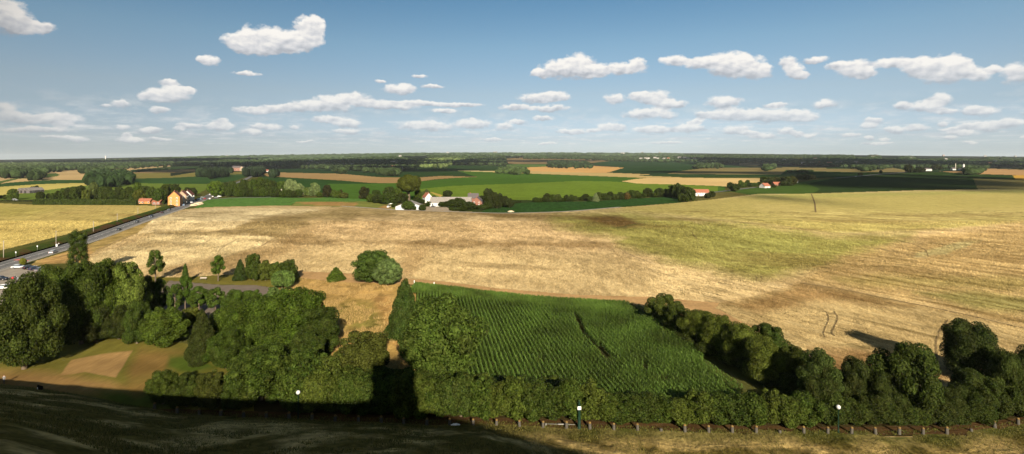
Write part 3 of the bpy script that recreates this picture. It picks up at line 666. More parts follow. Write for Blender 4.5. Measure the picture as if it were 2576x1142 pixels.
scene.cycles.use_adaptive_sampling = True; scene.cycles.adaptive_threshold = .02; scene.cycles.use_denoising = True
scene.cycles.caustics_reflective = False; scene.cycles.caustics_refractive = False
print('sky', round(time.time() - T0, 1))
#@@PART2
# ------------------------------------------------------------------ foliage prototypes (unit height, unit diameter)
def ico(sub=1):
    t = (1 + 5 ** .5) / 2
    v = [(-1, t, 0), (1, t, 0), (-1, -t, 0), (1, -t, 0), (0, -1, t), (0, 1, t), (0, -1, -t), (0, 1, -t), (t, 0, -1), (t, 0, 1), (-t, 0, -1), (-t, 0, 1)]
    f = [(0, 11, 5), (0, 5, 1), (0, 1, 7), (0, 7, 10), (0, 10, 11), (1, 5, 9), (5, 11, 4), (11, 10, 2), (10, 7, 6), (7, 1, 8), (3, 9, 4), (3, 4, 2), (3, 2, 6), (3, 6, 8), (3, 8, 9), (4, 9, 5), (2, 4, 11), (6, 2, 10), (8, 6, 7), (9, 8, 1)]
    v = [np.array(p) / np.linalg.norm(p) for p in v]
    for _ in range(sub):
        c = {}; nf = []
        def mid(a, b):
            k = (min(a, b), max(a, b))
            if k not in c:
                m = v[a] + v[b]; v.append(m / np.linalg.norm(m)); c[k] = len(v) - 1
            return c[k]
        for a, b, d in f:
            x, y, z = mid(a, b), mid(b, d), mid(d, a); nf += [(a, x, z), (b, y, x), (d, z, y), (x, y, z)]
        f = nf
    return np.array(v), np.array(f)
ICO1 = ico(1); ICO0 = ico(0)
def crown(name, lobes, n, leaf, seed, core=.74, shell=.22, droop=0.0, asp=1.6, mat=None):
    """leaf sized faces spread through the lobes of a crown, over a dense twiggy core"""
    r = np.random.default_rng(seed); lobes = np.array(lobes, float)
    C = lobes[:, :3]; R = lobes[:, 3:6]
    area = (R[:, 0] * R[:, 1] + R[:, 1] * R[:, 2] + R[:, 0] * R[:, 2]); area /= area.sum()
    m = int(n * 2.2); li = r.choice(len(lobes), m, p=area)
    d = r.normal(size=(m, 3)); d /= np.linalg.norm(d, axis=1)[:, None]
    rad = 1 - np.abs(r.normal(size=m)) * shell + .03
    p = C[li] + d * R[li] * rad[:, None]
    inside = np.zeros(m, bool)
    for i in range(len(lobes)):
        q = (p - C[i]) / R[i]; inside |= ((q ** 2).sum(1) < .62) & (li != i)
    keep = np.nonzero(~inside & (p[:, 2] > .0))[0][:n]
    p = p[keep]; d = d[keep]; k = len(p)
    nrm = d * .8 + r.normal(size=(k, 3)) * .62 + np.array([0, 0, .25]); nrm /= np.linalg.norm(nrm, axis=1)[:, None]
    a = r.normal(size=(k, 3)); a[:, 2] -= droop * 4
    t = np.cross(nrm, a) if droop == 0 else a - (a * nrm).sum(1)[:, None] * nrm
    t /= np.linalg.norm(t, axis=1)[:, None] + 1e-9; b = np.cross(nrm, t)
    s = leaf * (.55 + r.random(k) * .9)[:, None]
    V = np.concatenate([p - t * s * asp * .5, p + b * s * .5, p + t * s * asp * .5 + nrm * s * .15, p - b * s * .5])
    idx = np.arange(k); Q = np.stack([idx, idx + k, idx + 2 * k, idx + 3 * k], 1)
    # core lumps as quads (triangles doubled up are avoided by splitting into tri faces kept as degenerate-free quads)
    me = bpy.data.meshes.new(name)
    iv, jf = ICO1; cv = []; cf = []; base = len(V)
    for i in range(len(lobes)):
        jit = 1 + (r.random(len(iv)) - .5)[:, None] * .22
        cv.append(C[i] + iv * R[i] * core * jit); cf.append(jf + base); base += len(iv)
    Vt = np.concatenate([V] + cv).astype(np.float32); T = np.concatenate(cf)
    me.vertices.add(len(Vt)); me.vertices.foreach_set('co', Vt.ravel())
    me.loops.add(Q.size + T.size); me.loops.foreach_set('vertex_index', np.concatenate([Q.ravel(), T.ravel()]).astype(np.int32))
    me.polygons.add(len(Q) + len(T))
    me.polygons.foreach_set('loop_start', np.concatenate([np.arange(len(Q)) * 4, Q.size + np.arange(len(T)) * 3]).astype(np.int32))
    me.materials.append(mat or LEAF); me.update(calc_edges=True)
    return me
def lobes_round(seed, n=16, zc=.56, rz=.40, lr=.2, jitter=.06, flat=.85, zmin=-.7):
    r = np.random.default_rng(seed); L_ = [(0, 0, zc, .34, .34, rz * .8)]
    g = (1 + 5 ** .5) / 2
    for i in range(n):
        z = 1 - 2 * (i + .5) / n
        if z < zmin: continue
        a = 2 * PI * i / g + r.random() * .8; q = math.sqrt(max(0, 1 - z * z))
        rr = lr * (.75 + .55 * r.random()); k = 1 + (r.random() - .5) * jitter * 4
        L_.append((q * math.cos(a) * (.5 - rr * .9) * k, q * math.sin(a) * (.5 - rr * .9) * k, zc + z * (rz - rr * .75) * k, rr, rr, rr * flat))
    return L_
def lobes_wild(seed, n, lr=.17, wild=.22):
    r = np.random.default_rng(seed); L_ = [(0, 0, .48, .32, .32, .36), (.03, -.02, .25, .34, .34, .2)]
    ph = r.random() * 6; g = (1 + 5 ** .5) / 2
    for i in range(n):
        z = 1 - 1.88 * (i + .5) / n; a = 2 * PI * i / g + r.random() * 1.2; q = math.sqrt(max(0, 1 - z * z))
        k = 1 + (r.random() - .5) * wild * 2 + .10 * math.sin(2 * a + ph) + .07 * math.sin(3 * a + 2 * z + ph)
        if z < 0: q = q * .5 + .5 * .95
        rr = lr * (.55 + .9 * r.random())
        L_.append((q * math.cos(a) * (.48 - rr * .8) * k, q * math.sin(a) * (.48 - rr * .8) * k, max(.05, .50 + z * (.49 - rr * .7) * (1 + (k - 1) * .5)), rr, rr, rr * (.7 + .35 * r.random())))
    return L_
def lobes_cone(seed, n=26, zb=.08, pw=.8):
    r = np.random.default_rng(seed); L_ = []
    for i in range(n):
        t = (i + .5) / n; z = zb + (1 - zb) * t * .95; R = .40 * (1 - t) ** pw + .03
        a = i * 2.4; rr = R * .55 + .05
        L_.append((math.cos(a) * R * .62, math.sin(a) * R * .62, z, rr, rr, .07 + rr * .35))
    return L_
def lobes_column(seed, n=46):
    r = np.random.default_rng(seed); L_ = []
    for i in range(n):
        t = (i + .5) / n; R = .36 + .04 * math.sin(7 * t); a = i * 2.4
        L_.append((math.cos(a) * R * .9, math.sin(a) * R * .9, .06 + .86 * t, .13 + .06 * r.random(), .13 + .05 * r.random(), .05 + .03 * r.random()))
    return L_
def lobes_clump(seed, n=13):      # open crown of separate tufts, sky and field showing between them
    r = np.random.default_rng(seed); L_ = []
    for i in range(n):
        t = (i + .5) / n; a = i * 2.4 + r.random(); R = .30 * math.sin(PI * min(1, .18 + t * .8)) + .05
        rr = .12 + .06 * r.random()
        L_.append((math.cos(a) * R, math.sin(a) * R, .32 + .60 * t, rr * 1.1, rr * 1.1, rr * .62))
    return L_
def lobes_shrub(seed, n=14): return lobes_round(seed, n, .46, .48, .22, .12, .95, -.9)
def lobes_willow(seed):
    L_ = [(0, 0, .72, .34, .34, .22)]
    for i in range(14):
        a = i * 2.4; q = .22 + .16 * ((i * 7) % 5) / 5
        L_.append((math.cos(a) * q, math.sin(a) * q, .48 + .1 * ((i * 3) % 4) / 4, .12, .12, .30))
    return L_
print('protos', round(time.time() - T0, 1))
PROTO = {}
def proto(kind):
    if kind in PROTO: return PROTO[kind]
    k, q, v = kind
    sd = v * 13 + 5
    lob = {'broad': lambda: lobes_wild(sd, 26), 'round': lambda: lobes_round(sd, 64, .50, .49, .115, .07, .9, -.95),
           'oak': lambda: lobes_round(sd, 20, .62, .37, .17, .12, .8), 'cone': lambda: lobes_cone(sd), 'spire': lambda: lobes_cone(sd, 22, .05, .6),
           'column': lambda: lobes_column(sd), 'clump': lambda: lobes_clump(sd, 15), 'shrub': lambda: lobes_shrub(sd), 'willow': lambda: lobes_willow(sd),
           'loose': lambda: lobes_wild(sd, 34, .13, .3)}[k]()
    nleaf = {'hi': 26000, 'mid': 8000, 'lo': 1200}[q]; leaf = {'hi': .0165, 'mid': .030, 'lo': .08}[q]
    if k == 'column': leaf *= .75
    if k == 'clump': nleaf = int(nleaf * .6)
    core = {'clump': .62, 'loose': .5, 'willow': .6, 'cone': .6}.get(k, .66)
    me = crown('%s_crown' % k, lob, nleaf, leaf, sd, core, .15 if q != 'lo' else .12, droop=.8 if k == 'willow' else 0, asp=3.0 if k == 'willow' else (2.0 if k in ('loose', 'shrub') else 1.4))
    mb = MB(); hh = {'oak': .5, 'clump': .8, 'broad': .5}.get(k, .6); rt = {'oak': .05, 'clump': .035}.get(k, .035)
    mb.tube([(0, 0, -.02), (.004, 0, hh * .4), (.01, .006, hh)], [rt * 1.35, rt, rt * .55], 8)
    for i in range(5):
        a = i * 1.3 + v; mb.tube([(0, 0, hh * (.45 + .1 * i)), (math.cos(a) * .12, math.sin(a) * .12, hh * (.45 + .1 * i) + .12), (math.cos(a) * .26, math.sin(a) * .26, hh * (.45 + .1 * i) + .22)], [rt * .6, rt * .4, rt * .15], 5)
    tm = mb.mesh('%s_trunk' % k, BARK)
    PROTO[kind] = (me, tm); return PROTO[kind]
ROOTS = []
NAME = {'broad': 'broadleaf_tree', 'round': 'round_tree', 'oak': 'oak_tree', 'cone': 'conifer_tree', 'spire': 'conifer_tree', 'column': 'poplar_tree', 'clump': 'open_crowned_tree', 'shrub': 'shrub', 'willow': 'willow_tree', 'loose': 'leafy_tree'}
def tree(kind, x, y, h, w, col, label, group=None, q='hi', name=None, rz=None, v=None, z=None, cat=None):
    if v is None: v = random.randint(0, 3 if kind in ('broad', 'loose') else 1)
    cm, tm = proto((kind, q, v))
    o = empty(name or NAME[kind], (x, y, float(terrain(x, y)) if z is None else z), random.random() * 6.28 if rz is None else rz)
    shrubby = kind == 'shrub'
    tag(o, label, cat or ('shrub' if shrubby else 'tree'), group)
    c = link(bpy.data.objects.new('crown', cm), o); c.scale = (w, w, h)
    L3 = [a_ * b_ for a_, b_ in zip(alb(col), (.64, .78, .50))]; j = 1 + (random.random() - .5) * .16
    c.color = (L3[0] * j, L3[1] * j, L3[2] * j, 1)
    t = link(bpy.data.objects.new('trunk' if not shrubby else 'stem', tm), o); s_ = min(w, h); t.scale = (s_, s_, h)
    return o
def dtree(kind, dx, dfoot, dtop, dw, col, label, group=None, q='hi', **kw):
    """tree seen at layout column dx, from its lowest leaves dfoot up to dtop, dw wide"""
    x, y, z = ground_at(dx, dfoot); k = (dx - HX) / F
    r = dw / 2 * y / F / math.sqrt(1 + k * k)
    f = .75 if y < 220 else .3
    yc = y + f * r * (1 if y < 400 else .3); xc = k * yc
    zt = float(terrain(xc, yc)); h = CH - (dtop - HY) * yc / F - zt
    h = max(h, 1.0)
    return tree(kind, xc, yc, h, 2 * r * 1.06, col, label, group, q, **kw)
# seen colours of leaves
DG = (52, 66, 28); MG = (72, 88, 34); LG = (96, 112, 42); VD = (36, 48, 26); BL = (48, 66, 40); SV = (128, 138, 104); OLV = (88, 88, 38); YG = (112, 122, 48)
G1 = 'garden trees at the lower left'
T = [
 ('broad', 62, 950, 690, 200, DG, 'largest dark tree at the left edge, its leaves down to the dirt path'),
 ('broad', 205, 880, 655, 150, (58, 76, 30), 'tall dark green tree right of the largest left edge tree', ),
 ('broad', 130, 840, 668, 130, (66, 80, 32), 'dark tree behind the largest left edge tree, below the parked cars'),
 ('broad', 262, 860, 648, 130, (80, 96, 36), 'mid green tree below the tall clipped poplar'),
 ('loose', 318, 850, 658, 115, (112, 122, 62), 'pale leaved tree with silvery tufts in the left garden group'),
 ('broad', 365, 810, 690, 70, MG, 'small round tree on the right of the pale leaved tree'),
 ('column', 196, 700, 573, 56, (62, 78, 36), 'tall clipped square topped poplar beside the road'),
 ('clump', 391, 712, 626, 46, (72, 92, 38), 'lone open tufted tree on the lane verge, left of the slim sapling'),
 ('spire', 466, 712, 664, 20, (62, 86, 36), 'slim pointed sapling on the lane verge'),
 ('clump', 549, 710, 640, 40, (76, 98, 38), 'open tufted tree beside the bench'),
 ('cone', 604, 708, 653, 36, (44, 66, 36), 'dark conical fir left of the lane trees'),
 ('broad', 638, 708, 636, 46, (66, 82, 36), 'tall oval tree just right of the dark conical fir'),
 ('loose', 668, 708, 655, 36, (88, 94, 44), 'thin olive tree in the middle of the lane clump'),
 ('broad', 697, 708, 658, 44, (92, 104, 48), 'pale green tree behind the weeping willow'),
 ('broad', 725, 714, 652, 46, (58, 76, 34), 'dark round tree right behind the weeping willow'),
 ('willow', 710, 732, 678, 66, (112, 132, 80), 'small pale weeping willow at the end of the lane'),
 ('cone', 845, 710, 673, 48, (92, 110, 46), 'small conical bush alone on the field margin'),
 ('round', 938, 718, 630, 108, (78, 98, 50), 'big round bush standing at the wheat edge'),
 ('round', 975, 724, 650, 72, (116, 130, 92), 'silvery green half of the big round bush by the wheat'),
 ('cone', 1018, 862, 704, 92, (58, 80, 40), 'dark conical tree at the left corner of the maize'),
 ('loose', 1112, 985, 748, 205, (74, 92, 42), 'very large leafy tree over the left side of the near maize'),
 ('loose', 910, 985, 835, 155, (82, 84, 42), 'wide feathery tree left of the pedestal shadow'),
 ('broad', 590, 890, 766, 130, (74, 92, 34), 'rounded tree left of the tallest garden trees'),
 ('broad', 660, 900, 740, 170, (70, 90, 32), 'tall spreading tree at the top of the garden grove'),
 ('broad', 738, 890, 722, 170, (72, 94, 32), 'highest tree of the garden grove, just below the willow'),
 ('broad', 800, 905, 772, 120, (50, 68, 28), 'dark tree on the right slope of the garden grove'),
 ('broad', 770, 960, 830, 100, (54, 72, 30), 'dark lower tree between the grove and the feathery tree'),
 ('broad', 570, 940, 830, 110, (60, 80, 30), 'lower left tree of the garden grove above the dense round tree'),
 ('round', 655, 1036, 868, 178, (62, 80, 32), 'dense round tree in front of the garden grove, left of the lamp'),
 ('cone', 508, 920, 782, 88, (50, 62, 30), 'dark upright yew at the right end of the lawn'),
 ('loose', 415, 880, 772, 120, (78, 94, 36), 'bright leafy tree at the back of the lawn'),
 ('broad', 345, 872, 756, 74, (60, 80, 34), 'dark leafy tree at the back corner of the lawn'),
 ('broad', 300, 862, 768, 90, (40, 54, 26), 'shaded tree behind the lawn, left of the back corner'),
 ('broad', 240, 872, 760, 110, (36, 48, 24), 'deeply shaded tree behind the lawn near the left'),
 ('clump', 402, 800, 698, 52, (74, 98, 40), 'tufted garden tree below the lone open tree'),
 ('clump', 440, 802, 712, 44, (66, 88, 38), 'narrow tufted tree hiding the parked car'),
 ('clump', 466, 795, 690, 46, (74, 100, 40), 'upright tufted tree below the slim sapling'),
 ('clump', 500, 798, 718, 60, (84, 106, 46), 'tufted tree left of the bare edged one by the lane'),
 ('clump', 542, 792, 722, 52, (80, 100, 46), 'wide tufted tree in front of the inner lane'),
 ('broad', 590, 806, 726, 64, (74, 96, 40), 'round bushy tree in front of the inner lane'),
 ('broad', 634, 800, 728, 66, (80, 100, 42), 'round bushy tree left of the willow foot'),
 ('loose', 692, 790, 722, 60, (104, 122, 76), 'pale feathery tree at the foot of the willow'),
 ('loose', 480, 830, 772, 60, (104, 104, 48), 'olive brown shrubby tree between tufted trees and yew'),
 ('round', 410, 1028, 930, 84, (66, 80, 32), 'left end bush beside the dry garden lawn'),
 ('loose', 470, 1036, 942, 90, (60, 74, 32), 'second bush right of the dry garden lawn'),
 ('loose', 532, 1040, 932, 92, (72, 76, 36), 'brownish bush left of the dense round tree'),
 ('loose', 590, 1040, 950, 70, (58, 78, 32), 'low bush against the dense round tree'),
 ('loose', 700, 960, 868, 80, (100, 102, 60), 'pale feathery shrub right of the dense round tree'),
 # right hand hedgerow between maize and wheat
 ('loose', 1672, 826, 742, 92, (84, 92, 46), 'feathery tree at the far end of the diagonal hedgerow'),
 ('loose', 1708, 850, 768, 76, (60, 74, 34), 'dark leafy tree next to the far end of the hedgerow'),
 ('broad', 1762, 880, 778, 100, (92, 98, 44), 'olive tree, third along the diagonal hedgerow'),
 ('broad', 1812, 905, 792, 100, (96, 102, 46), 'largest olive tree in the middle of the diagonal hedgerow'),
 ('broad', 1862, 935, 812, 110, (92, 98, 44), 'olive tree right of the largest hedgerow tree'),
 ('broad', 1936, 925, 815, 100, (58, 76, 36), 'dark domed tree rising behind the diagonal hedgerow'),
 ('broad', 1925, 985, 850, 120, (86, 92, 42), 'olive tree at the near end of the diagonal hedgerow'),
 ('broad', 1995, 990, 868, 100, (72, 80, 38), 'dull green tree left of the silver flecked poplar'),
 ('clump', 2062, 1060, 875, 130, (72, 88, 50), 'poplar with silver flecked leaves left of the right lamp'),
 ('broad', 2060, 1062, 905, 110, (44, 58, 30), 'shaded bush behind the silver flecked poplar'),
 ('broad', 2150, 1050, 895, 110, (40, 54, 28), 'dark tree behind the right lamp'),
 ('loose', 2282, 1076, 860, 185, (56, 72, 34), 'tall pointed tree right of the right lamp'),
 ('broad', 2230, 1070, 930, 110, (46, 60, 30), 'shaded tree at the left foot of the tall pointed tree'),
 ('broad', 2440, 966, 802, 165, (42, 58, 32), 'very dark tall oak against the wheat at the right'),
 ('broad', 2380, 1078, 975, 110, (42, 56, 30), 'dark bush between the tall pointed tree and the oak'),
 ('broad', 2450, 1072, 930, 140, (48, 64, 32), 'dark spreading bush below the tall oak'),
 ('broad', 2530, 1050, 880, 110, (52, 66, 32), 'dark tree between the oak and the right edge'),
 ('broad', 2592, 1030, 872, 110, (44, 58, 30), 'dark tree cut by the right edge'),
]
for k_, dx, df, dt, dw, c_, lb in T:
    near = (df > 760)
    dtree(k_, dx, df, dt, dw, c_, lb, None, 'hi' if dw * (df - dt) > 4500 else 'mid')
# hedge shrubs behind the bollards
hx = list(range(745, 2090, 46)); order = {}
for i, dx in enumerate(hx):
    foot = np.interp(dx, BX, BYL) - 7 - (i % 3) * 2
    top = np.interp(dx, [745, 900, 1040, 1250, 1380, 1440, 1520, 1600, 2090], [925, 945, 945, 950, 962, 952, 985, 995, 985]) + 10 * math.sin(i * 1.9)
    c_ = [(64, 82, 34), (76, 88, 38), (52, 70, 32), (84, 92, 42), (58, 76, 32)][(i * 3) % 5]
    dtree(['loose', 'shrub'][i % 2], dx + random.uniform(-6, 6), foot, top, 96, c_, 'leafy hedge shrub behind the stone bollards, number %d from the left lamp' % (i + 1), 'hedge shrubs behind the bollards', 'mid', name='hedge_shrub', cat='shrub')
for i, dx in enumerate(range(770, 1560, 62)):
    top = np.interp(dx, [770, 850, 900, 1040, 1200, 1400, 1560], [880, 900, 930, 930, 948, 958, 990])
    dtree('loose', dx, 1018, top, 110, [(60, 80, 34), (76, 86, 38), (50, 68, 30)][i % 3], 'taller shrub in the second row behind the hedge, number %d from the left' % (i + 1), 'second row of shrubs behind the hedge', 'mid', name='hedge_shrub', cat='shrub')
for i, dx in enumerate(range(2090, 2600, 52)):
    foot = np.interp(dx, BX, BYL) - 12
    dtree('shrub', dx, foot, foot - 70 - 10 * (i % 3), 95, [(48, 62, 30), (56, 70, 32), (44, 58, 28)][i % 3], 'dark low shrub under the right hand trees, number %d from the right lamp' % (i + 1), 'low shrubs under the right hand trees', 'mid', name='shrub')
# shade filling along the diagonal hedgerow foot
for i in range(7):
    t = i / 6; dtree('shrub', 1690 + 300 * t, 850 + 160 * t, 815 + 120 * t, 80, (50, 62, 30), 'undergrowth bush at the foot of the diagonal hedgerow, number %d from the far end' % (i + 1), 'undergrowth along the diagonal hedgerow', 'mid', name='shrub')

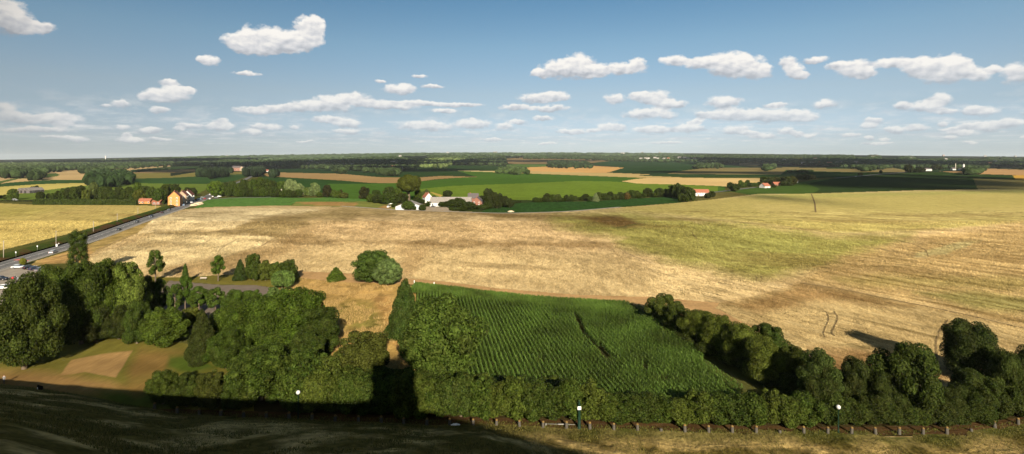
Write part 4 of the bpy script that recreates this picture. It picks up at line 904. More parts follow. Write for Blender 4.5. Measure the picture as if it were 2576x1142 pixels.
# ------------------------------------------------------------------ middle distance trees
def row(pts, kinds, cols, label, group, q='lo', base='tree'):
    for i, (dx, df, dt, dw) in enumerate(pts):
        dtree(kinds[i % len(kinds)], dx, df, dt, dw, cols[i % len(cols)], label, group, q)
def zr(i, pts): return [(429.33 * i + a / 6, 369 + b / 6, 369 + c / 6, d / 6) for a, b, c, d in pts]
MID = [
 (zr(0, [(600, 800, 670, 130), (640, 790, 690, 90), (730, 790, 700, 80), (800, 805, 700, 110), (880, 800, 660, 130), (950, 800, 630, 130), (1040, 800, 610, 150), (1130, 800, 600, 160), (1210, 780, 585, 180), (1290, 790, 640, 150), (1480, 790, 620, 160), (1560, 790, 600, 170), (1640, 790, 600, 180), (1720, 800, 650, 150), (1800, 800, 600, 160), (1880, 800, 640, 150), (1940, 810, 600, 170), (2010, 810, 660, 140), (2200, 830, 590, 180), (2290, 840, 600, 170), (2480, 840, 570, 160), (2560, 830, 580, 150)]),
  ['broad', 'round', 'broad'], [DG, (58, 78, 34), (44, 60, 30), (66, 82, 38)], 'dark green tree in the dense row behind the clipped hedge at left', 'trees behind the clipped hedge', 'mid'),
 (zr(0, [(1410, 790, 530, 180)]), ['broad'], [(112, 118, 78)], 'pale grey green tree standing highest in the left row', None, 'mid'),
 (zr(0, [(1300, 800, 640, 160)]), ['broad'], [(108, 112, 54)], 'yellow green tree in front of the dense left row', None, 'mid'),
 (zr(0, [(2080, 800, 535, 150)]), ['round'], [(84, 104, 40)], 'bright round tree right in the left row', None, 'mid'),
 (zr(0, [(2110, 845, 640, 200)]), ['broad'], [(94, 94, 40)], 'olive tree in front of the low brick house', None, 'mid'),
 (zr(0, [(2400, 870, 620, 190)]), ['broad'], [(66, 88, 42)], 'full green tree left of the orange gabled house', None, 'mid'),
 (zr(0, [(195, 800, 630, 190)]), ['broad'], [(88, 104, 44)], 'round green tree in front of the grey barns', None, 'mid'),
 (zr(0, [(75, 800, 720, 70), (20, 780, 730, 60), (-60, 790, 700, 100)]), ['broad'], [DG], 'small dark tree near the white car at the left edge', 'small trees at the left edge', 'lo'),
 (zr(0, [(480, 670, 600, 80), (550, 670, 585, 80), (510, 675, 600, 90)]), ['broad'], [VD], 'dark tree right of the grey barns', 'trees beside the grey barns', 'lo'),
 (zr(1, [(60, 700, 555, 170), (-60, 760, 570, 200), (-20, 700, 560, 140)]), ['broad'], [DG], 'dark tree behind the orange gabled house', 'trees behind the orange gabled house', 'mid'),
 (zr(1, [(250, 740, 610, 100), (340, 745, 615, 120), (300, 730, 620, 110)]), ['round'], [(40, 56, 28)], 'dark round tree right of the roadside houses', 'trees right of the roadside houses', 'mid'),
 (zr(1, [(690, 755, 510, 270)]), ['round'], [(96, 116, 46)], 'bright green round tree at the road junction', None, 'mid'),
 (zr(1, [(170, 760, 680, 90)]), ['round'], [(78, 100, 42)], 'small bush between the two roadside houses', None, 'lo'),
 (zr(1, [(830, 750, 530, 120), (930, 750, 510, 160), (1020, 750, 540, 150), (1110, 750, 490, 160), (1180, 755, 520, 150), (1250, 755, 480, 170), (1350, 755, 460, 190), (1440, 755, 480, 190), (1530, 755, 500, 180), (870, 755, 620, 110), (1000, 760, 640, 110), (1090, 760, 640, 120), (1210, 760, 630, 130), (1300, 760, 640, 120), (1400, 760, 610, 140), (1560, 765, 600, 140), (1620, 765, 640, 120), (1700, 770, 660, 120), (1740, 700, 590, 120), (1780, 770, 640, 120), (1860, 770, 660, 110), (1930, 765, 640, 120)]),
  ['broad', 'round'], [(46, 62, 30), (60, 80, 36), (72, 90, 40), (50, 70, 32)], 'tree of the thick wood beside the two stone monuments', 'trees beside the stone monuments', 'mid'),
 (zr(1, [(1670, 690, 515, 170)]), ['round'], [(78, 98, 40)], 'bright tree behind the slim stone monument', None, 'mid'),
 (zr(1, [(1790, 700, 480, 150), (1870, 720, 510, 150), (1950, 720, 550, 120)]), ['broad'], [(150, 156, 124)], 'silver leaved tree between the two stone monuments', 'silver leaved trees between the monuments', 'mid'),
 (zr(1, [(2070, 740, 610, 130)]), ['broad'], [(112, 124, 76)], 'pale shrubby tree right of the broad monument', None, 'lo'),
 (zr(1, [(2170, 745, 535, 170)]), ['broad'], [(142, 152, 116)], 'silver leaved tree right of the broad monument', None, 'mid'),
 (zr(1, [(2360, 765, 575, 150)]), ['round'], [(38, 34, 30)], 'dark purple leaved tree beyond the green maize', None, 'mid'),
 (zr(1, [(2240, 760, 680, 90), (2470, 770, 650, 110), (2540, 775, 660, 90)]), ['broad'], [MG], 'small green tree next to the purple leaved tree', 'small trees next to the purple tree', 'lo'),
 (zr(1, [(2570, 770, 645, 100)]), ['cone'], [(42, 38, 32)], 'small dark reddish conifer beyond the green maize', None, 'lo'),
 (zr(2, [(40, 780, 690, 130)]), ['round'], [(92, 90, 48)], 'olive bush right of the dark reddish conifer', None, 'lo'),
 (zr(2, [(345, 785, 600, 160)]), ['broad'], [(34, 38, 28)], 'black green tree before the meadow, left of the farm', None, 'mid'),
 (zr(2, [(300, 785, 725, 80)]), ['round'], [(80, 72, 56)], 'small brownish bush under the black green tree', None, 'lo'),
 (zr(2, [(530, 800, 648, 150), (450, 840, 710, 150), (560, 850, 720, 190), (720, 860, 600, 190), (700, 870, 690, 220), (850, 830, 620, 150), (900, 850, 700, 170), (820, 860, 740, 140), (950, 830, 700, 120), (1160, 800, 635, 110), (1130, 850, 760, 120), (1210, 860, 790, 110), (1330, 900, 820, 120), (650, 855, 740, 150)]),
  ['broad', 'round'], [(54, 74, 32), (76, 92, 38), (42, 56, 30), (48, 64, 34)], 'dark green tree in the group around the farm oak', 'trees around the farm oak', 'mid'),
 (zr(2, [(1020, 815, 412, 400)]), ['oak'], [(92, 94, 44)], 'great spreading oak standing high above the farm', None, 'hi'),
 (zr(2, [(1290, 740, 645, 90), (1250, 740, 670, 70)]), ['round'], [(84, 92, 52)], 'small tree behind the white gable', 'trees behind the white gable', 'lo'),
 (zr(2, [(1603, 760, 655, 140)]), ['round'], [(40, 58, 32)], 'single round tree behind the long farm roof', None, 'mid'),
 (zr(2, [(1400, 765, 735, 60)]), ['round'], [(50, 66, 34)], 'little bush behind the long farm roof', None, 'lo'),
 (zr(2, [(1010, 955, 815, 190)]), ['round'], [(78, 96, 46)], 'round tree before the middle of the white barn', None, 'mid'),
 (zr(2, [(800, 915, 850, 90), (1225, 965, 870, 110), (1100, 955, 895, 70), (915, 945, 900, 50)]), ['round'], [(52, 70, 34)], 'small bush at the white barn', 'bushes at the white barn', 'lo'),
 (zr(2, [(1530, 905, 830, 130), (1600, 905, 820, 150), (1680, 910, 790, 170), (1750, 910, 770, 190), (1810, 910, 790, 150)]), ['round', 'broad'], [(54, 72, 34), (44, 60, 30)], 'dark bush in front of the long farm roof', 'bushes in front of the long farm roof', 'mid'),
 (zr(2, [(1930, 950, 825, 190), (1760, 965, 910, 90), (1850, 970, 920, 100), (1660, 965, 925, 70), (2050, 940, 880, 110), (2120, 950, 870, 120), (2200, 940, 840, 120)]), ['round'], [(48, 64, 32), (62, 78, 36)], 'bush beside the brick gabled farmhouse', 'bushes beside the brick gable', 'mid'),
 (zr(2, [(2120, 830, 735, 110), (2220, 900, 620, 170), (2300, 900, 680, 170), (2380, 900, 700, 160), (2460, 910, 740, 150), (2540, 920, 780, 140), (2350, 930, 800, 150), (2250, 930, 800, 130)]), ['round', 'broad'], [(36, 48, 30), (40, 54, 34)], 'dark blue green tree in the clump right of the farm', 'dark clump right of the farm', 'mid'),
 (zr(3, [(40, 860, 800, 80), (100, 850, 805, 80), (360, 835, 760, 100), (430, 835, 770, 80), (500, 835, 745, 110), (530, 830, 700, 110), (610, 830, 715, 110), (690, 830, 715, 110), (760, 830, 770, 80), (820, 830, 725, 90), (900, 825, 720, 90), (960, 820, 740, 80), (1040, 815, 750, 90), (1110, 815, 710, 120), (1180, 825, 750, 100), (1310, 810, 680, 120), (1390, 810, 700, 110), (1480, 750, 675, 100), (1450, 805, 730, 100), (1560, 800, 710, 110), (1640, 800, 680, 120), (1720, 790, 690, 110), (1800, 780, 650, 150), (1880, 780, 660, 130), (1920, 780, 720, 90), (2050, 760, 620, 140), (1990, 770, 700, 90), (2150, 765, 690, 100), (2230, 760, 620, 160), (2330, 760, 630, 130), (2420, 770, 570, 160), (2500, 780, 545, 170), (2570, 790, 580, 170), (2640, 800, 600, 160), (2700, 820, 620, 150), (2560, 830, 700, 120), (2620, 835, 710, 110)]),
  ['broad', 'round', 'round'], [(50, 66, 34), (42, 56, 30), (62, 78, 38), (70, 82, 42)], 'tree of the long hedgerow behind the dark maize', 'trees of the hedgerow behind the dark maize', 'mid'),
 (zr(3, [(1265, 828, 700, 120)]), ['cone'], [(150, 154, 130)], 'single silver grey tree in the hedgerow behind the dark maize', None, 'mid'),
 (zr(3, [(1740, 800, 690, 90)]), ['round'], [(104, 74, 48)], 'reddish brown tree in the hedgerow behind the dark maize', None, 'lo'),
 (zr(4, [(440, 765, 670, 110), (380, 780, 700, 110)]), ['round'], [(40, 52, 30)], 'dark tree right of the red roofed house', 'trees beside the red roofed house', 'lo'),
 (zr(4, [(720, 620, 535, 110), (790, 675, 555, 140), (740, 640, 580, 100)]), ['broad'], [(48, 66, 36)], 'tree on the left side of the grey road', 'trees left of the grey road', 'lo'),
 (zr(4, [(880, 620, 505, 90), (980, 600, 500, 80), (930, 615, 540, 90), (1030, 605, 540, 90), (1090, 600, 540, 90), (1150, 590, 530, 100)]), ['broad'], [(76, 96, 48), (60, 80, 40)], 'light green tree along the road before the pale field', 'trees along the road before the pale field', 'lo'),
 (zr(4, [(1230, 560, 450, 130), (1310, 560, 455, 140), (1400, 560, 455, 130), (1500, 580, 450, 140), (1580, 585, 440, 150), (1660, 580, 440, 140), (1760, 500, 410, 130), (1860, 500, 410, 140), (1950, 490, 420, 110), (1520, 590, 520, 110), (1230, 610, 560, 90), (1380, 615, 570, 80), (1610, 590, 530, 100)]), ['broad', 'round'], [(48, 62, 34), (40, 54, 30), (72, 70, 40)], 'dark tree of the wood behind the orange roofed houses', 'trees behind the orange roofed houses', 'lo'),
 (zr(5, [(415, 405, 350, 50)]), ['round'], [(34, 44, 30)], 'single small round tree on the far brown field', None, 'lo'),
 (zr(5, [(110, 435, 390, 80), (840, 390, 265, 140), (950, 390, 330, 110), (1030, 385, 310, 120), (1230, 350, 265, 110), (1300, 350, 290, 90)]), ['round'], [(34, 46, 28)], 'dark tree beside the long white farmhouse', 'trees beside the white farmhouse', 'lo'),
 (zr(5, [(2190, 325, 295, 60), (2430, 335, 315, 110), (2520, 340, 320, 80)]), ['round'], [(38, 46, 30)], 'small dark tree on the far grey field at right', 'small trees on the far grey field', 'lo'),
 (zr(3, [(85, 175, 140, 60), (175, 170, 148, 40)]), ['round'], [(34, 44, 32)], 'small dark tree on the far brown slope', 'small trees on the far brown slope', 'lo'),
 (zr(2, [(608, 400, 350, 40)]), ['round'], [(34, 42, 28)], 'single dark tree on the far green field', None, 'lo'),
 (zr(0, [(2490, 330, 285, 70), (2040, 335, 300, 50)]), ['round'], [(40, 52, 30)], 'small dark tree in the far hedge line at left', 'small trees in the far left hedge line', 'lo'),
]
for pts, kd, cl, lb, gr, q in MID: row(pts, kd, cl, lb, gr, q)

# ------------------------------------------------------------------ clipped hedge
def leaf_box(name, x0, y0, x1, y1, w, h, n, leaf, col, label, cat='hedge', n_seg=60):
    """long clipped hedge: a dense box with uneven top, covered in leaf faces"""
    r = np.random.default_rng(5); L_ = math.hypot(x1 - x0, y1 - y0); ux, uy = (x1 - x0) / L_, (y1 - y0) / L_
    s = r.random(n) * L_; face = r.random(n); u = np.where(face < .3, r.random(n) - .5, np.where(face < .8, -.5, .5)) * w; v = np.where(face < .3, 1.0, r.random(n)) * h
    hh = 1 + (fbm(s / 7.0, s * 0 + 3, 3) - .5) * .25; v = v * hh
    p = np.stack([x0 + ux * s - uy * u, y0 + uy * s + ux * u, v + r.normal(size=n) * .1], 1) + r.normal(size=(n, 3)) * .12
    nr_ = r.normal(size=(n, 3)); nr_ /= np.linalg.norm(nr_, axis=1)[:, None]; t = np.cross(nr_, r.normal(size=(n, 3))); t /= np.linalg.norm(t, axis=1)[:, None]; b = np.cross(nr_, t)
    sc = leaf * (.6 + r.random(n))[:, None]
    V = np.concatenate([p - t * sc, p + b * sc * .7, p + t * sc, p - b * sc * .7]); i = np.arange(n)
    me = npmesh(name, V, np.stack([i, i + n, i + 2 * n, i + 3 * n], 1), [LEAF])
    o = link(bpy.data.objects.new(name, me)); o.color = (*alb(col), 1)
    tag(o, label, cat)
    mb = MB(); S = n_seg
    for k in range(S):
        a0, a1 = k / S * L_, (k + 1) / S * L_ + .05; hk = h * .9 * (1 + (vnoise(np.array([k * .7]), np.array([2.]))[0] - .5) * .2)
        A = (x0 + ux * a0, y0 + uy * a0); B = (x0 + ux * a1, y0 + uy * a1); o_ = w * .42
        mb.add([(A[0] + uy * o_, A[1] - ux * o_, -.2), (B[0] + uy * o_, B[1] - ux * o_, -.2), (B[0] - uy * o_, B[1] + ux * o_, -.2), (A[0] - uy * o_, A[1] + ux * o_, -.2),
                (A[0] + uy * o_, A[1] - ux * o_, hk), (B[0] + uy * o_, B[1] - ux * o_, hk), (B[0] - uy * o_, B[1] + ux * o_, hk), (A[0] - uy * o_, A[1] + ux * o_, hk)],
               [(4, 5, 6, 7), (0, 1, 5, 4), (1, 2, 6, 5), (2, 3, 7, 6), (3, 0, 4, 7)])
    q = mb.obj('twigs', LEAF, o); q.color = (*alb(tuple(c * .75 for c in col)), 1)
    return o
a = ground_at(86, 515); b = ground_at(345, 516)
leaf_box('clipped_hedge', a[0], a[1], b[0], b[1], 3.5, 5.0, 9000, .38, (58, 78, 34), 'long clipped green hedge along the far side of the yellow wheat')
a = ground_at(-120, 507); b = ground_at(86, 507)
leaf_box('low_hedge', a[0], a[1], b[0], b[1], 1.2, 1.4, 2500, .3, (40, 54, 30), 'thin low dark hedge at the left edge under the white car')

# ------------------------------------------------------------------ far woods: masses of crowns
def forest(polys, n, rad, h, cols, label, name='distant_wood'):
    V = []; Fs = []; base = 0; iv, jf = ICO1; r = np.random.default_rng(len(polys[0]) * 7 + n)
    pr = [(min(p[0] for p in P_), max(p[0] for p in P_), min(p[1] for p in P_), max(p[1] for p in P_)) for P_ in polys]
    ar = np.array([(b_[1] - b_[0]) * (b_[3] - b_[2]) for b_ in pr]); ar /= ar.sum()
    for P_, b_, fr in zip(polys, pr, ar):
        m = int(n * fr) + 2; got = 0; tries = 0
        xs = r.uniform(b_[0], b_[1], m * 4); yy = r.uniform(b_[2], b_[3], m * 4)
        ok = inpoly(xs, yy, P_); xs = xs[ok][:m]; yy = yy[ok][:m]
        for x_, y_ in zip(xs, yy):
            hh = h * r.uniform(.7, 1.25); R = rad * r.uniform(.7, 1.35)
            X, Y, Z = ground_at(x_, y_ + 1, hh * .75)
            R *= max(1.0, Y / 3200.0); jit = 1 + (r.random(len(iv)) - .5)[:, None] * .35
            V.append(iv * jit * np.array([R, R, hh * .52]) + np.array([X, Y, Z + hh * .5])); Fs.append(jf + base); base += len(iv)
    V = np.concatenate(V); Fs = np.concatenate(Fs)
    me = npmesh(name, V, Fs, [WOOD]); o = link(bpy.data.objects.new(name, me)); o.color = (*[v * .95 for v in alb(cols)], 1)
    tag(o, label, None, None, 'stuff'); return o
def wood_mat():
    m, nt, b = newmat('wood_crowns')
    oi = N(nt, 'ShaderNodeObjectInfo'); ge = N(nt, 'ShaderNodeNewGeometry')
    n = noise_n(nt, ge.outputs['Position'], .25, 3, .7); n2 = noise_n(nt, ge.outputs['Position'], .004, 3, .6)
    f = math_n(nt, 'MULTIPLY', math_n(nt, 'MULTIPLY', remap(nt, ge.outputs['Random Per Island'], 0, 1, .6, 1.45), remap(nt, n, .3, .7, .6, 1.4)), remap(nt, n2, .35, .65, .75, 1.3))
    g = N(nt, 'ShaderNodeCombineColor')
    for i in range(3): L(nt, f, g.inputs[i])
    L(nt, mixc(nt, 1.0, oi.outputs['Color'], g.outputs[0], 'MULTIPLY'), b.inputs['Base Color'])
    b.inputs['Roughness'].default_value = .9; b.inputs['Specular IOR Level'].default_value = .05
    n3 = noise_n(nt, ge.outputs['Position'], .5, 3, .7)
    bp = N(nt, 'ShaderNodeBump'); bp.inputs['Strength'].default_value = 1; bp.inputs['Distance'].default_value = 2.0; L(nt, n3, bp.inputs['Height']); L(nt, bp.outputs[0], b.inputs['Normal'])
    return m
WOOD = wood_mat()
DW = (54, 68, 38); MW = (70, 84, 48); LW = (92, 106, 60)
forest([P(0, [(1290, 480), (1320, 420), (1400, 360), (1560, 335), (1700, 350), (1850, 345), (1950, 370), (2005, 440), (1700, 478), (1450, 488)])], 260, 6.0, 15, (44, 60, 32), 'round dark copse standing in the pale fields at the left')
forest([P(0, [(40, 390), (50, 320), (200, 312), (345, 335), (340, 375), (150, 390)]), P(0, [(470, 405), (480, 350), (560, 345), (620, 385), (600, 400)]), P(0, [(1225, 345), (1240, 250), (1400, 215), (1600, 240), (1615, 300), (1430, 338)]), P(0, [(340, 350), (480, 290), (800, 265), (1220, 250), (1220, 290), (700, 330)])], 900, 8, 15, DW, 'dark blocks of woodland at the left distance')
forest([P(0, [(-300, 250), (0, 225), (500, 215), (1000, 205), (1500, 190), (2576, 160), (2576, 200), (1650, 215), (1240, 245), (500, 285), (0, 320), (-300, 320)])], 1500, 11, 15, MW, 'mixed green woodland stretching over the far left')
forest([P(0, [(1600, 215), (2576, 160), (3200, 170), (4026, 195), (4026, 250), (3476, 238), (2900, 255), (2576, 255), (1620, 300)])], 1500, 9, 15, DW, 'dark band of woodland beyond the left fields')
forest([P(1, [(405, 385), (420, 310), (500, 250), (600, 260), (620, 320), (700, 255), (850, 250), (920, 290), (920, 360), (650, 380)]), P(1, [(1095, 360), (1110, 250), (1250, 240), (1400, 280), (1440, 360), (1300, 378)]), P(1, [(1500, 375), (1520, 345), (1600, 350), (1640, 380)])], 420, 6.5, 16, (36, 48, 30), 'dark wood around the brick farm in the distance')
forest([P(1, [(1450, 250), (1500, 195), (2050, 175), (2576, 160), (2576, 350), (2400, 295), (1650, 280)]), P(2, [(-20, 350), (0, 165), (500, 140), (900, 130), (1150, 190), (1100, 250), (1150, 290), (900, 310), (860, 375), (700, 360), (400, 330), (150, 300)])], 2600, 8, 14, DW, 'dark wooded valley around the far village')
forest([P(2, [(1150, 250), (1160, 190), (1500, 155), (1700, 150), (1900, 170), (1680, 200), (1640, 245), (1560, 280), (1200, 280)])], 500, 9, 14, LW, 'lighter green wood beyond the far village')
forest([P(2, [(1300, 120), (1900, 125), (2100, 112), (2450, 115), (2500, 250), (2230, 245), (1650, 240), (1700, 200), (1950, 175), (1300, 150)])], 1100, 9, 15, DW, 'dark wood left of the brown far slope')
forest([P(2, [(2335, 360), (2380, 300), (2520, 280), (2640, 290), (2790, 320), (2830, 368), (2576, 372)])], 190, 6, 10, (66, 82, 44), 'small light copse left of the tan square field')
forest([P(3, [(530, 275), (545, 215), (680, 192), (830, 200), (1000, 215), (1100, 205), (1200, 250), (1215, 280), (900, 285)])], 420, 7, 14, (46, 60, 34), 'low copse behind the tan square field')
forest([P(3, [(-100, 130), (0, 90), (560, 80), (1200, 78), (1900, 72), (2576, 95), (2576, 130), (1700, 130), (850, 112), (180, 130)]), P(1, [(0, 150), (1050, 118), (2576, 100), (2576, 165), (1450, 180), (400, 170)]), P(2, [(0, 100), (900, 85), (2576, 80), (2576, 115), (1300, 122), (0, 160)])], 3200, 14, 14, (76, 92, 64), 'hazy wooded hills along the horizon')  # distance haze is partly put into this paler, bluer crown colour
forest([P(3, [(180, 160), (200, 130), (850, 112), (1700, 130), (2576, 130), (2576, 205), (1600, 192), (900, 165)])], 1400, 10, 14, DW, 'dark wood band above the brown far slope')
forest([P(4, [(0, 110), (1000, 105), (2576, 115), (2576, 285), (1900, 245), (1500, 235), (1400, 215), (870, 215), (450, 230), (350, 200), (0, 190)]), P(4, [(160, 290), (230, 240), (560, 235), (600, 285)]), P(4, [(1220, 310), (1230, 260), (1380, 225), (1400, 270), (1330, 310)])], 3400, 9, 14, DW, 'broad dark woodland across the right distance')
forest([P(4, [(1560, 215), (1600, 160), (1800, 155), (1900, 200), (1750, 225)])], 160, 9, 13, (84, 88, 44), 'yellowish trees in the right distance woodland')
forest([P(5, [(0, 150), (200, 150), (600, 175), (1000, 180), (1350, 160), (1900, 175), (2100, 145), (2576, 165), (3000, 175), (3000, 280), (2500, 265), (2050, 265), (1900, 350), (1700, 355), (1690, 290), (1450, 290), (600, 280), (160, 325), (0, 280)])], 3600, 9, 14, DW, 'dark woodland around the farms at the far right')
forest([P(5, [(225, 150), (240, 118), (390, 115), (400, 150)]), P(5, [(700, 160), (720, 135), (900, 135), (910, 165)]), P(5, [(2000, 165), (2010, 145), (2300, 145), (2320, 170)])], 200, 12, 20, DW, 'darker tree clumps on the right horizon')
forest([P(4, [(1580, 365), (1640, 342), (1960, 342), (1980, 362)]), P(0, [(2000, 352), (2300, 318), (2576, 300), (2576, 312), (2300, 332), (2020, 362)]), P(1, [(2420, 345), (2576, 325), (2640, 345), (2576, 352)])], 170, 4.5, 6, DW, 'low dark hedges lying across the far fields')
print('trees', round(time.time() - T0, 1))

# ------------------------------------------------------------------ maize in the foreground
r = np.random.default_rng(21)
MZ = [(1045, 722), (1216, 745), (1404, 763), (1577, 773), (1640, 792), (1700, 840), (1785, 932), (1872, 998), (1840, 1035), (1500, 1035), (1200, 1020), (1060, 985), (1030, 900), (1050, 800)]
mzw = [(ground_at(a, b)[0], ground_at(a, b)[1]) for a, b in MZ]
ux, uy = 6.9 / 41.1, -40.5 / 41.1; vx, vy = -uy, ux
pts = []
xs_ = [p[0] for p in mzw]; ys_ = [p[1] for p in mzw]
cxm, cym = np.mean(xs_), np.mean(ys_)
gu, gv = np.meshgrid(np.arange(-80, 80, .34), np.arange(-90, 90, .95))
gu = gu.ravel() + r.normal(size=gu.size) * .08; gv = gv.ravel() + r.normal(size=gv.size) * .05
px = cxm + ux * gu + vx * gv; py = cym + uy * gu + vy * gv
ok = inpoly(px, py, mzw)
dd, ee = dproj(px, py, 0 * px)
gap = inpoly(dd, ee, [(1442, 800), (1452, 800), (1475, 850), (1545, 915), (1530, 918), (1465, 858)])
rag = (fbm(px / 3.0, py / 3.0, 3) > .20)
ok &= ~gap & rag
# the headland rows run along the far edge
ex, ey = [], []
for (a0_, b0_), (a1_, b1_) in zip(MZ[:3], MZ[1:4]):
    k_ = r.random(2600); w0 = np.array(ground_at(a0_, b0_)[:2]); w1 = np.array(ground_at(a1_, b1_)[:2]); dep = r.random(2600) * 9
    ex.append(w0[0] + (w1[0] - w0[0]) * k_); ey.append(w0[1] + (w1[1] - w0[1]) * k_ - dep)
px, py = np.concatenate([px[ok]] + ex), np.concatenate([py[ok]] + ey); npl = len(px)
NL = 11; hgt = 1.9 * (.85 + .3 * fbm(px / 9, py / 9, 3)) * (1 + r.normal(size=npl) * .05)
Vs = []; 
for l in range(NL):
    a = r.random(npl) * 2 * PI; zb = hgt * (.25 + .7 * l / NL); ln_ = .52 + .22 * r.random(npl) - .25 * (l / NL)
    da, db = np.cos(a), np.sin(a); wd = .04 + .02 * r.random(npl)
    up = .35 + .25 * r.random(npl) + .4 * (l / NL)
    p0 = np.stack([px, py, zb], 1); p1 = p0 + np.stack([da * ln_ * .55, db * ln_ * .55, up * ln_], 1); p2 = p0 + np.stack([da * ln_, db * ln_, up * ln_ * .55], 1)
    sd_ = np.stack([-db * wd, da * wd, 0 * a], 1)
    Vs.append(np.stack([p0 - sd_ * .7, p0 + sd_ * .7, p1 + sd_, p1 - sd_, p2 + sd_ * .25, p2 - sd_ * .25], 1))
Vs = np.concatenate(Vs).reshape(-1, 3); m = len(Vs) // 6; b0 = np.arange(m) * 6
Q = np.concatenate([np.stack([b0, b0 + 1, b0 + 2, b0 + 3], 1), np.stack([b0 + 3, b0 + 2, b0 + 4, b0 + 5], 1)])
MZM = leaf_material('maize_blades', .3, .10, .2, .1)
o = link(bpy.data.objects.new('maize_crop', npmesh('maize_crop', Vs, Q, [MZM]))); o.color = (*alb((88, 118, 46)), 1)
tag(o, 'dense green maize standing in rows behind the hedge', None, None, 'stuff')
print('maize', npl, round(time.time() - T0, 1))
# soil under the maize
STRAWM = None
# grass tufts and lodged straw
def blades(name, px, py, pz, hh, wd, lean, col, label, mat=None, seed=1):
    r = np.random.default_rng(seed); n = len(px); a = r.random(n) * 2 * PI
    h_ = hh * (.5 + r.random(n)); l_ = lean * h_ * (.3 + r.random(n)); w_ = wd * (.6 + .8 * r.random(n))
    ox, oy = np.cos(a), np.sin(a); b_ = r.random(n) * 2 * PI
    base = np.stack([px, py, pz], 1); side = np.stack([np.cos(b_) * w_, np.sin(b_) * w_, 0 * a], 1)
    tip = base + np.stack([ox * l_, oy * l_, h_], 1)
    V = np.concatenate([base - side, base + side, tip]); i = np.arange(n)
    me = npmesh(name, V, np.stack([i, i + n, i + 2 * n], 1), [mat or LEAF])
    o = link(bpy.data.objects.new(name, me)); o.color = (*alb(col), 1); tag(o, label, None, None, 'stuff'); return o
n = 170000
kk = r.uniform(-1.02, 1.02, n); tq = r.uniform(.45, 1.0, n); ph = np.arctan(kk); R0 = np.interp(ph, _phi, _rr)
gx, gy = np.sin(ph) * R0 * tq, np.cos(ph) * R0 * tq; gz = mound_z(gx, gy)[0]
d1, d2 = dproj(gx, gy, gz); ok = (d2 < 1180) & (fbm(gx / 3.5, gy / 3.5, 3) > .42)
blades('mound_grass', gx[ok], gy[ok], gz[ok] - .05, .26, .035, .5, (118, 110, 58), 'rough grass tufts on the mound slope', seed=4)
def scatter(poly, n, seed):
    r = np.random.default_rng(seed); xs = [p[0] for p in poly]; ys = [p[1] for p in poly]
    W = [ground_at(a, b) for a, b in poly]; wp = [(w[0], w[1]) for w in W]
    x0, x1 = min(w[0] for w in wp), max(w[0] for w in wp); y0, y1 = min(w[1] for w in wp), max(w[1] for w in wp)
    X = r.uniform(x0, x1, n * 3); Y = r.uniform(y0, y1, n * 3); k = inpoly(X, Y, wp); return X[k][:n], Y[k][:n]
gx, gy = scatter([(760, 702), (900, 715), (1000, 722), (1040, 800), (1045, 980), (980, 1000), (860, 960), (800, 800), (700, 760), (690, 735)], 45000, 5)
ok = fbm(gx / 4, gy / 4, 3) > .5
blades('dry_grass', gx[ok], gy[ok], 0 * gx[ok], .7, .03, .5, (206, 172, 112), 'tall dry straw grass in the meadow between the trees', seed=6)
gx, gy = scatter([(430, 1034), (900, 1050), (1300, 1062), (1760, 1078), (2250, 1084), (2500, 1070), (2600, 1050), (2600, 1062), (2250, 1096), (1760, 1090), (1300, 1074), (900, 1064), (430, 1046)], 9000, 9)
blades('low_weeds', gx, gy, 0 * gx, .22, .05, .6, (92, 96, 44), 'low weeds on the soil strip by the bollards', seed=7)
# standing and lodged straw over the nearer wheat, each stalk in the colour of its patch of crop
TRACKS = [[(2041, 488), (2046, 500), (2050, 512), (2052, 534)], [(2076, 784), (2083, 792), (2085, 805), (2078, 820), (2071, 838), (2075, 850)], [(2098, 784), (2107, 795), (2106, 808), (2098, 824), (2092, 838), (2100, 847)],
  [(2385, 805), (2365, 832), (2354, 862), (2358, 900), (2356, 935)], [(2412, 808), (2392, 835), (2380, 862), (2384, 900), (2382, 930)], [(2012, 712), (2080, 722), (2146, 734), (2230, 752), (2315, 768), (2420, 790), (2600, 832)],
  [(1845, 559), (1930, 564), (2000, 572), (2070, 584), (2207, 592)], [(2165, 617), (2220, 628), (2280, 640), (2330, 650)], [(2262, 606), (2300, 615), (2330, 630), (2335, 646)], [(1560, 625), (1580, 640), (1640, 662)],
  [(395, 589), (470, 588), (590, 582), (640, 577)], [(640, 628), (665, 615), (690, 600)], [(400, 640), (420, 632), (480, 622), (560, 596)], [(545, 642), (555, 625), (600, 600)], [(1900, 694), (1905, 700), (1903, 708)], [(1915, 695), (1918, 702), (1912, 710)], [(1740, 583), (1745, 592), (1755, 602)]]
